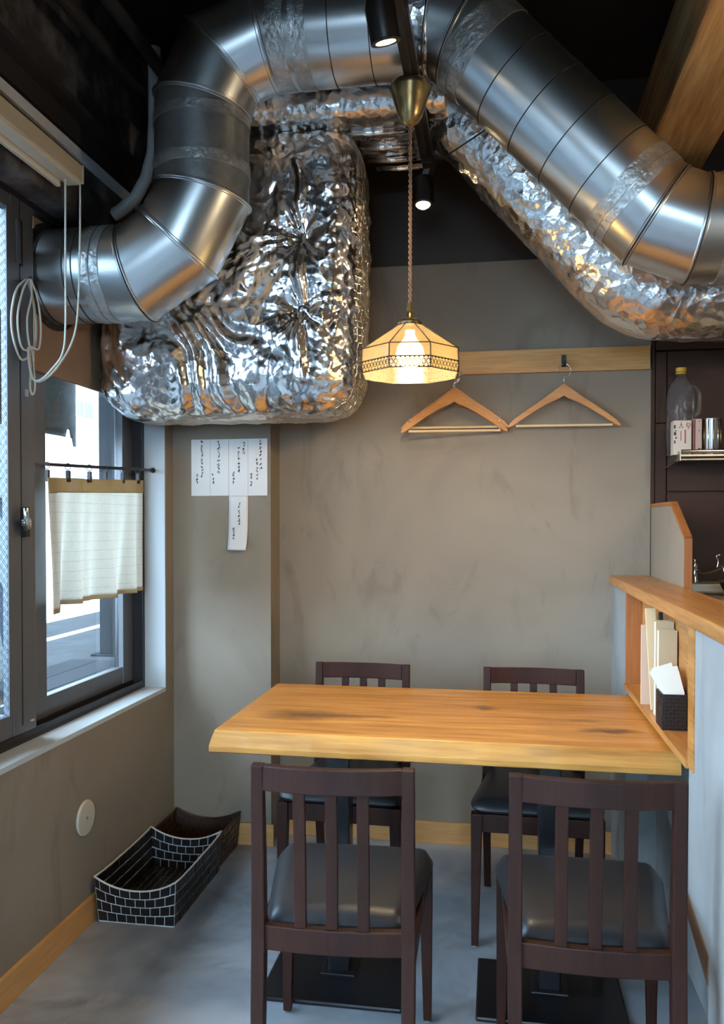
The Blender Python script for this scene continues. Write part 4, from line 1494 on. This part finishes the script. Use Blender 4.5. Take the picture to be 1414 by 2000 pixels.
# ------------------------------------------------------------------ woven baskets in the corner
def basket(name_lab, x0, x1, y0, y1, h, tile_mat, gap_mat, rim_mat, nx_, ny_, nz_):
    t = thing('woven_basket', ((x0 + x1) / 2, (y0 + y1) / 2, 0), name_lab, 'basket', None)
    fl = 0.010   # inward taper at the foot

    def corner(u, v, w_):
        """u across X, v along Y, w height 0..1"""
        k = fl * (1 - w_)
        xa, xb = x0 + k, x1 - k
        ya, yb = y0 + k, y1 - k
        return xa + (xb - xa) * u, ya + (yb - ya) * v

    def top(u, short):
        return h * (1 - 0.26 * (1 - abs(2 * u - 1) ** 2.2)) if short else h * (1 - 0.05 * (1 - abs(2 * u - 1) ** 4))

    def side(k):
        short = k in (0, 2)

        def fn(u, w_):
            z = top(u, short) * w_
            if k == 0:
                x, y = corner(u, 0, w_)
            elif k == 2:
                x, y = corner(u, 1, w_)
            elif k == 1:
                x, y = corner(1, u, w_)
            else:
                x, y = corner(0, u, w_)
            return Vector((x, y, z + 0.003))
        return fn
    nrm = [Vector((0, -1, 0)), Vector((1, 0, 0)), Vector((0, 1, 0)), Vector((-1, 0, 0))]
    for k in range(4):
        fn = side(k)
        n = nx_ if k in (0, 2) else ny_
        m = MB()
        for sgn in (1, -1):
            m.grid(lambda u, v: fn(u, v) + nrm[k] * sgn * 0.0012, n * 2, 6)
        m.build('wall_lining', gap_mat, t)
        m = MB()
        for i in range(-1, n):
            for j in range(nz_):
                # running bond: each row of strands is shifted by half a strand
                sh_ = 0.5 * (j % 2)
                a0, a1, b0, b1 = i + sh_ + 0.035, i + sh_ + 0.965, j + 0.06, j + 0.95
                b0, b1 = max(0, b0), min(nz_, b1)
                a0, a1 = max(0.03, a0), min(n - 0.03, a1)
                if a1 - a0 < 0.1:
                    continue
                c = [fn(a0 / n, b0 / nz_), fn(a1 / n, b0 / nz_), fn(a1 / n, b1 / nz_), fn(a0 / n, b1 / nz_)]
                for sgn in (1, -1):
                    q = [p + nrm[k] * sgn * 0.0013 for p in c]
                    mid = sum(c, Vector()) / 4
                    q2 = [p.lerp(mid, 0.1) + nrm[k] * sgn * (0.0045 if (i + j) % 2 else 0.0035) for p in c]
                    m.hexa(q + q2)
        o = m.build('weave', tile_mat, t)
        o['kind'] = 'stuff'
        pts = [fn(i / 14, 1.0) for i in range(15)]
        MB().tube(pts, 0.0032, 8).build('rim', rim_mat, t, smooth=True)
    k = fl
    MB().box(x0 + k, x1 - k, y0 + k, y1 - k, 0.0, 0.004).build('floor_lining', gap_mat, t)
    m = MB()
    for i in range(nx_ + 2):
        for j in range(ny_ + 4):
            wx, wy = (x1 - x0 - 2 * k) / (nx_ + 2), (y1 - y0 - 2 * k) / (ny_ + 4)
            cx, cy = x0 + k + wx * (i + 0.5), y0 + k + wy * (j + 0.5)
            a, b = (0.46, 0.42) if (i + j) % 2 else (0.42, 0.46)
            m.box(cx - wx * a, cx + wx * a, cy - wy * b, cy + wy * b, 0.004, 0.0075)
    o = m.build('floor_weave', tile_mat, t)
    o['kind'] = 'stuff'
    return t


basket('black woven basket with weave highlights coloured in as pale lines, the nearer one by the wall', -1.302, -1.020, 2.487, 2.935, 0.150, 'weave_black', 'weave_highlight', 'weave_highlight', 8, 12, 4)
basket('dark brown woven basket in the corner behind the black one', -1.303, -1.030, 2.945, 3.186, 0.135, 'weave_brown', 'weave_gap_dark', 'weave_brown', 9, 9, 5)

# ------------------------------------------------------------------ things in the niche
mc = thing('menu_card', (0.47, 2.66, NZ0), 'pale beige menu card standing upright in the counter niche', 'menu card')
MB().box(0.4475, 0.506, 2.640, 2.646, NZ0, 1.000).build('front_sheet', 'beige_card', mc, bevel=0.001)
MB().box(0.449, 0.508, 2.649, 2.655, NZ0, 0.997).build('rear_sheet', 'beige_card', mc, bevel=0.001)
ws = MB().bar([(0.478, 2.560, NZ0 + 0.001), (0.468, 2.610, 1.055)], 0.030, 0.010)
tag(ws.build('wooden_menu_slat', 'slat_wood', bevel=0.001), 'slim pale wooden board leaning beside the menu card in the niche', 'board')
ws = MB().bar([(0.500, 2.545, NZ0 + 0.001), (0.493, 2.585, 1.046)], 0.012, 0.024)
tag(ws.build('black_folder', 'black_plastic', bevel=0.001), 'thin black folder edge between the wooden board and booklets in the niche', 'folder')
for i, (y, lab) in enumerate(((2.50, 'beige booklet standing in the niche next to the black folder'), (2.455, 'beige booklet standing in the niche, nearest the napkin holder'))):
    t = thing('booklet', (0.487, y, NZ0), lab, 'booklet', 'beige booklets in the niche')
    MB().box(0.462, 0.512, y - 0.018, y - 0.015, NZ0, 1.03 - 0.02 * i).build('cover', 'beige_book', t)
    MB().box(0.462, 0.512, y + 0.015, y + 0.018, NZ0, 1.03 - 0.02 * i).build('cover', 'beige_book', t)
    MB().box(0.464, 0.511, y - 0.015, y + 0.015, NZ0, 1.026 - 0.02 * i).build('pages', 'napkin_paper', t)

nb = thing('napkin_holder', (0.482, 2.37, NZ0), 'black textured napkin holder on the niche shelf', 'napkin holder')
bx0, bx1, by0, by1, bz1 = 0.449, 0.514, 2.318, 2.405, NZ0 + 0.098
m = MB().box(bx0, bx1, by0, by0 + 0.004, NZ0, bz1).box(bx0, bx1, by1 - 0.004, by1, NZ0, bz1)
m.box(bx0, bx0 + 0.004, by0 + 0.004, by1 - 0.004, NZ0, bz1).box(bx1 - 0.004, bx1, by0 + 0.004, by1 - 0.004, NZ0, bz1).box(bx0 + 0.004, bx1 - 0.004, by0 + 0.004, by1 - 0.004, NZ0, NZ0 + 0.004)
m.build('body', 'black_plastic', nb, bevel=0.001)
m = MB()
for i in range(6):
    for j in range(9):
        cx, cz = bx0 + 0.007 + i * 0.0102, NZ0 + 0.008 + j * 0.0103
        s = 1 if (i + j) % 2 else -1
        m.bar([(cx - 0.003, by0 - 0.0006, cz - 0.002 * s), (cx + 0.003, by0 - 0.0006, cz + 0.002 * s)], 0.0022, 0.0014, (0, 0, 1))
for i in range(8):
    for j in range(9):
        cy, cz = by0 + 0.008 + i * 0.0102, NZ0 + 0.008 + j * 0.0103
        s = 1 if (i + j) % 2 else -1
        m.bar([(bx0 - 0.0006, cy - 0.003, cz - 0.002 * s), (bx0 - 0.0006, cy + 0.003, cz + 0.002 * s)], 0.0022, 0.0014, (0, 0, 1))
o = m.build('relief', 'seam_dark', nb)
o['kind'] = 'stuff'
np_ = thing('paper_napkins', (0.482, 2.36, NZ0 + 0.005), 'stack of white paper napkins leaning out of the black holder', 'napkins')
for i in range(9):
    y = by0 + 0.008 + i * 0.0085
    lean = -0.012 - 0.002 * i
    MB().bar([(0.4815, y, NZ0 + 0.006), (0.4815, y, NZ0 + 0.10), (0.4815 + lean, y + 0.012, NZ0 + 0.155 + 0.004 * ((i * 7) % 4))], 0.053, 0.005).build('napkin', 'napkin_paper', np_)

# ------------------------------------------------------------------ kitchen corner
sh = thing('wall_shelf', (0.98, 3.22, 1.545), 'stainless steel kitchen shelf on the brown panelled wall', 'shelf')
MB().box(0.665, 1.40, 3.13, 3.335, 1.560, 1.568).build('tray', 'steel', sh, bevel=0.001)
MB().tube([(0.665, 3.122, 1.578), (1.40, 3.122, 1.578)], 0.0075, 12).build('front_rail', 'chrome', sh, smooth=True, angle=0.8)
MB().tube([(0.665, 3.122, 1.548), (1.40, 3.122, 1.548)], 0.005, 12).build('lower_rail', 'steel', sh, smooth=True, angle=0.8)
MB().bar([(0.662, 3.12, 1.562), (0.662, 3.335, 1.562)], 0.004, 0.035, (1, 0, 0)).build('side_plate', 'steel', sh)
MB().bar([(0.664, 3.15, 1.55), (0.652, 3.33, 1.53)], 0.012, 0.006).build('bracket', 'chrome', sh)

bt = thing('plastic_jug', (0.705, 3.275, 1.568), 'empty clear plastic jug with handle and yellow cap on the kitchen shelf', 'bottle')
MB().lathe([(0.0, 1.569), (0.046, 1.570), (0.052, 1.58), (0.052, 1.70), (0.050, 1.72), (0.053, 1.74), (0.052, 1.79), (0.044, 1.835), (0.028, 1.865), (0.018, 1.878), (0.017, 1.888)], (0.695, 3.275, 0), 28).build('body', 'clear_plastic', bt, smooth=True)
MB().tube(smooth_path([(0.722, 3.275, 1.838), (0.745, 3.275, 1.835), (0.760, 3.275, 1.81), (0.762, 3.275, 1.77), (0.758, 3.275, 1.735), (0.742, 3.275, 1.72)]), 0.008, 10).build('handle', 'clear_plastic', bt, smooth=True)
MB().lathe([(0.0, 1.884), (0.019, 1.884), (0.020, 1.889), (0.017, 1.891), (0.020, 1.893), (0.020, 1.908), (0.0, 1.910)], (0.695, 3.275, 0), 24).build('cap', 'yellow_cap', bt, smooth=True, angle=0.6)


def carton(name, x0, x1, y0, y1, z1, mt, lab, cat, marks):
    t = thing(name, ((x0 + x1) / 2, (y0 + y1) / 2, 1.568), lab, cat)
    MB().box(x0, x1, y0, y1, 1.5685, z1).build('body', mt, t, bevel=0.002)
    for mm, pts in marks:
        m = MB()
        for a, b, c, d in pts:
            m.box(a, b, y0 - 0.0012, y0, c, d)
        m.build('print', mm, t)
    return t


c1 = carton('drink_carton', 0.645, 0.708, 3.155, 3.205, 1.695, 'carton_white', 'white carton with red and black printing on the kitchen shelf', 'carton',
            [('red_ink', [(0.667, 0.676, 1.678, 1.680), (0.6705, 0.6725, 1.670, 1.688), (0.664, 0.668, 1.668, 1.672), (0.675, 0.679, 1.668, 1.672), (0.690, 0.704, 1.682, 1.684), (0.690, 0.704, 1.672, 1.674), (0.690, 0.692, 1.672, 1.684), (0.702, 0.704, 1.672, 1.684), (0.695, 0.699, 1.664, 1.670), (0.684, 0.688, 1.61, 1.66), (0.670, 0.672, 1.62, 1.655)]),
             ('ink', [(0.646, 0.652, 1.665, 1.678), (0.648, 0.656, 1.655, 1.658), (0.646, 0.654, 1.640, 1.652), (0.651, 0.656, 1.628, 1.634), (0.647, 0.651, 1.61, 1.622)])])
carton('slim_carton', 0.716, 0.745, 3.158, 3.205, 1.700, 'carton_pink', 'slim pinkish carton with a dark red edge beside the white carton', 'carton',
       [('carton_red', [(0.7165, 0.722, 1.572, 1.698)]), ('ink', [(0.733, 0.736, 1.655, 1.659), (0.732, 0.739, 1.690, 1.692), (0.731, 0.741, 1.578, 1.592)])])
cn = thing('steel_canister', (0.785, 3.185, 1.568), 'ribbed steel canister at the right of the shelf cartons', 'canister')
MB().lathe([(0.0, 1.569), (0.033, 1.569), (0.034, 1.572), (0.034, 1.698), (0.035, 1.702), (0.033, 1.702), (0.032, 1.60), (0.0, 1.60)], (0.785, 3.19, 0), 32).build('body', 'steel', cn, smooth=True, angle=0.6)
for k in range(7):
    a = PI + k * PI / 6
    MB().tube([(0.785 + 0.034 * math.cos(a), 3.19 + 0.034 * math.sin(a), 1.573), (0.785 + 0.034 * math.cos(a), 3.19 + 0.034 * math.sin(a), 1.698)], 0.0022, 6).build('rib', 'brass' if k % 2 else 'chrome', cn, smooth=True)

kc = thing('kitchen_counter', (1.1, 2.9, 0), 'pale kitchen sink counter behind the wooden counter top', 'counter')
MB().box(0.62, 1.9, 2.55, 3.16, 0.05, 1.048).build('cabinet', 'kitchen_white', kc, bevel=0.003)
MB().box(0.62, 1.9, 2.53, 3.17, 1.048, 1.066).build('worktop', 'kitchen_white', kc, bevel=0.004)
MB().box(0.62, 1.9, 3.17, 3.330, 0.05, 1.092).build('back_ledge', 'kitchen_white', kc, bevel=0.004)
fc = thing('sink_faucet', (0.742, 3.245, 1.092), 'chrome sink faucet with a swivel spout on the back ledge', 'faucet')
MB().lathe([(0.0, 1.0925), (0.019, 1.0925), (0.018, 1.100), (0.0125, 1.108), (0.012, 1.150), (0.0135, 1.155), (0.010, 1.166), (0.006, 1.172), (0.006, 1.18), (0.0, 1.181)], (0.742, 3.245, 0), 24).build('body', 'chrome', fc, smooth=True, angle=0.7)
MB().tube(smooth_path([(0.750, 3.242, 1.138), (0.765, 3.22, 1.132), (0.790, 3.18, 1.140), (0.815, 3.15, 1.155), (0.822, 3.145, 1.14)]), 0.007, 12).build('spout', 'chrome', fc, smooth=True, angle=0.8)
MB().tube(smooth_path([(0.80, 3.165, 1.148), (0.806, 3.165, 1.175), (0.80, 3.165, 1.195), (0.812, 3.165, 1.20)]), 0.004, 8).build('lever', 'chrome', fc, smooth=True)
dc = thing('dark_canister', (0.712, 3.275, 1.092), 'dark lidded canister behind the faucet by the partition', 'canister')
MB().lathe([(0.0, 1.0925), (0.026, 1.0925), (0.026, 1.19), (0.0, 1.19)], (0.706, 3.288, 0), 24).build('body', 'black_plastic', dc, smooth=True, angle=0.6)
MB().lathe([(0.0, 1.19), (0.028, 1.19), (0.028, 1.205), (0.02, 1.212), (0.0, 1.213)], (0.706, 3.288, 0), 24).build('lid', 'black_plastic', dc, smooth=True, angle=0.6)
st = thing('wire_strainer', (0.80, 2.95, 1.066), 'dark wire strainer bowl sitting at the sink edge', 'strainer')
MB().lathe([(0.0, 1.0665), (0.02, 1.068), (0.045, 1.085), (0.058, 1.112), (0.060, 1.118), (0.055, 1.114), (0.042, 1.09), (0.0, 1.072)], (0.815, 2.95, 0), 24).build('bowl', 'black_metal', st, smooth=True)
MB().tube([(0.815 + 0.060 * math.cos(k * PI / 14), 2.95 + 0.060 * math.sin(k * PI / 14), 1.118) for k in range(28)], 0.003, 6, closed=True).build('rim', 'steel', st, smooth=True)

# ------------------------------------------------------------------ street outside
ZG = -0.15
struct(MB().box(-30, -1.52, -15, 30, ZG - 0.1, ZG).box(-1.52, 6, -15, YF - 0.12, ZG - 0.1, ZG).build('ground', 'asphalt', base=(0, 0, 0)))
rlm = MB().hexa([(-5.55, -5, ZG), (-5.40, -5, ZG), (-5.55, 20, ZG), (-5.70, 20, ZG), (-5.55, -5, ZG + 0.006), (-5.40, -5, ZG + 0.006), (-5.55, 20, ZG + 0.006), (-5.70, 20, ZG + 0.006)])
tag(rlm.build('road_line', 'road_white'), 'white painted line along the street outside the window', 'road marking')
b1 = thing('white_building', (-8.5, 11.0, ZG), 'white rendered building across the street with one small window', 'building')
MB().box(-10.5, -6.5, 10.6, 12.87, ZG, 7.5).build('wall', 'building_white', b1)
for y0, y1, z0, z1 in ((11.85, 12.42, 2.98, 3.27), (11.70, 12.40, 2.02, 2.09)):
    wo = MB().box(-6.54, -6.47, y0, y1, z0, z1).build('window', 'building_white', b1)
    MB().box(-6.50, -6.465, y0 + 0.03, (y0 + y1) / 2 - 0.02, z0 + 0.025, z1 - 0.02).build('pane', 'window_dark', wo)
    MB().box(-6.50, -6.465, (y0 + y1) / 2 + 0.02, y1 - 0.03, z0 + 0.025, z1 - 0.02).build('pane', 'window_dark', wo)
b2 = thing('siding_building', (-8.5, 8.0, ZG), 'pale blue building with horizontal siding left of the white one', 'building')
MB().box(-10.5, -6.52, 4.0, 10.59, ZG, 6.5).build('wall', 'siding', b2)
for k in range(28):
    MB().box(-6.52, -6.505, 4.0, 10.59, ZG + k * 0.23, ZG + k * 0.23 + 0.20).build('siding_board', 'siding', b2)
b3 = thing('blue_grey_building', (-8.0, 22.7, ZG), 'distant blue grey building at the far end of the street', 'building')
MB().box(-12, -4.2, 20.5, 25.0, ZG, 13.0).build('wall', 'building_blue', b3)
for i in range(5):
    for j in range(4):
        x, z = -11.3 + i * 1.45, 1.2 + j * 2.3
        wo = MB().box(x, x + 0.8, 20.43, 20.5, z, z + 1.2).build('window', 'siding', b3)
        MB().box(x + 0.06, x + 0.74, 20.415, 20.43, z + 0.06, z + 1.14).build('pane', 'window_dark', wo)
po = thing('steel_post', (-4.2, 8.5, ZG), 'grey steel post standing at the kerb outside the window', 'post')
MB().box(-4.33, -4.12, 8.42, 8.60, ZG + 0.02, 5.5).build('shaft', 'post_grey', po, bevel=0.01)
MB().box(-4.40, -4.05, 8.35, 8.67, ZG, ZG + 0.02).build('foot_plate', 'post_grey', po)
cr = thing('wooden_crate', (-1.85, 3.45, ZG), 'weathered wooden crate standing just outside under the window', 'crate')
for k in range(5):
    MB().box(-2.15, -1.56, 3.14, 3.16, ZG + 0.02 + k * 0.146, ZG + 0.155 + k * 0.146).build('plank', 'crate_wood', cr, bevel=0.003)
    MB().box(-1.58, -1.56, 3.16, 3.90, ZG + 0.02 + k * 0.146, ZG + 0.155 + k * 0.146).build('plank', 'crate_wood', cr, bevel=0.003)
    MB().box(-2.15, -2.13, 3.16, 3.90, ZG + 0.02 + k * 0.146, ZG + 0.155 + k * 0.146).build('plank', 'crate_wood', cr, bevel=0.003)
for k in range(4):
    MB().box(-2.17 + k * 0.156, -2.02 + k * 0.156, 3.12, 3.92, 0.590, 0.612).build('lid_plank', 'post_grey', cr, bevel=0.003)
for x, y in ((-2.11, 3.18), (-1.60, 3.18), (-2.11, 3.86), (-1.60, 3.86)):
    MB().box(x - 0.02, x + 0.02, y - 0.02 + 0.002, y + 0.02, ZG, 0.589).build('corner_post', 'crate_wood', cr)
pw = thing('white_planter', (-1.75, 2.85, ZG), 'white planter box outside, left of the wooden crate', 'planter')
m = MB().box(-1.92, -1.58, 2.76, 2.78, ZG, 0.60).box(-1.92, -1.58, 2.96, 2.98, ZG, 0.60).box(-1.92, -1.90, 2.78, 2.96, ZG, 0.60).box(-1.60, -1.58, 2.78, 2.96, ZG, 0.60).box(-1.90, -1.60, 2.78, 2.96, ZG, 0.50)
m.build('box', 'planter_white', pw)
MB().box(-1.94, -1.56, 2.74, 2.76, 0.56, 0.60).build('front_lip', 'red_thing', pw)
gs = thing('grey_vinyl_sheet', (-1.60, 2.62, 1.62), 'grey weathered sheet hanging outside below the plywood board', 'sheet')
sheet(lambda u, v: (-1.60 + 0.006 * math.sin(u * 9), 2.30 + 0.625 * u, 1.95 - (0.31 + (0.03 if u > 0.96 else (-0.03 if 0.88 < u < 0.93 else 0))) * v), 60, 20, 'sheet', 'grey_sheet', gs, 0.004)
MB().box(-1.62, -1.58, 2.25, 2.95, 1.95, 1.98).build('batten', 'post_grey', gs)
MB().box(-1.58, -1.505, 2.30, 2.34, 1.955, 1.975).box(-1.58, -1.505, 2.88, 2.92, 1.955, 1.975).build('bracket', 'post_grey', gs)
bn = thing('printed_banner', (-2.3, 3.55, ZG), 'white banner with dark blue swirls outside the wired window pane', 'banner')
sheet(lambda u, v: (-2.3 + 0.015 * math.sin(u * 12), 3.34 + 0.40 * u, 1.42 - 1.15 * v), 40, 10, 'cloth', 'banner_print', bn, 0.003)
MB().tube([(-2.3, 3.31, 1.43), (-2.3, 3.76, 1.43)], 0.008, 8).build('crossbar', 'post_grey', bn)
MB().tube([(-2.3, 3.32, ZG), (-2.3, 3.32, 1.47)], 0.010, 8).build('pole', 'post_grey', bn)
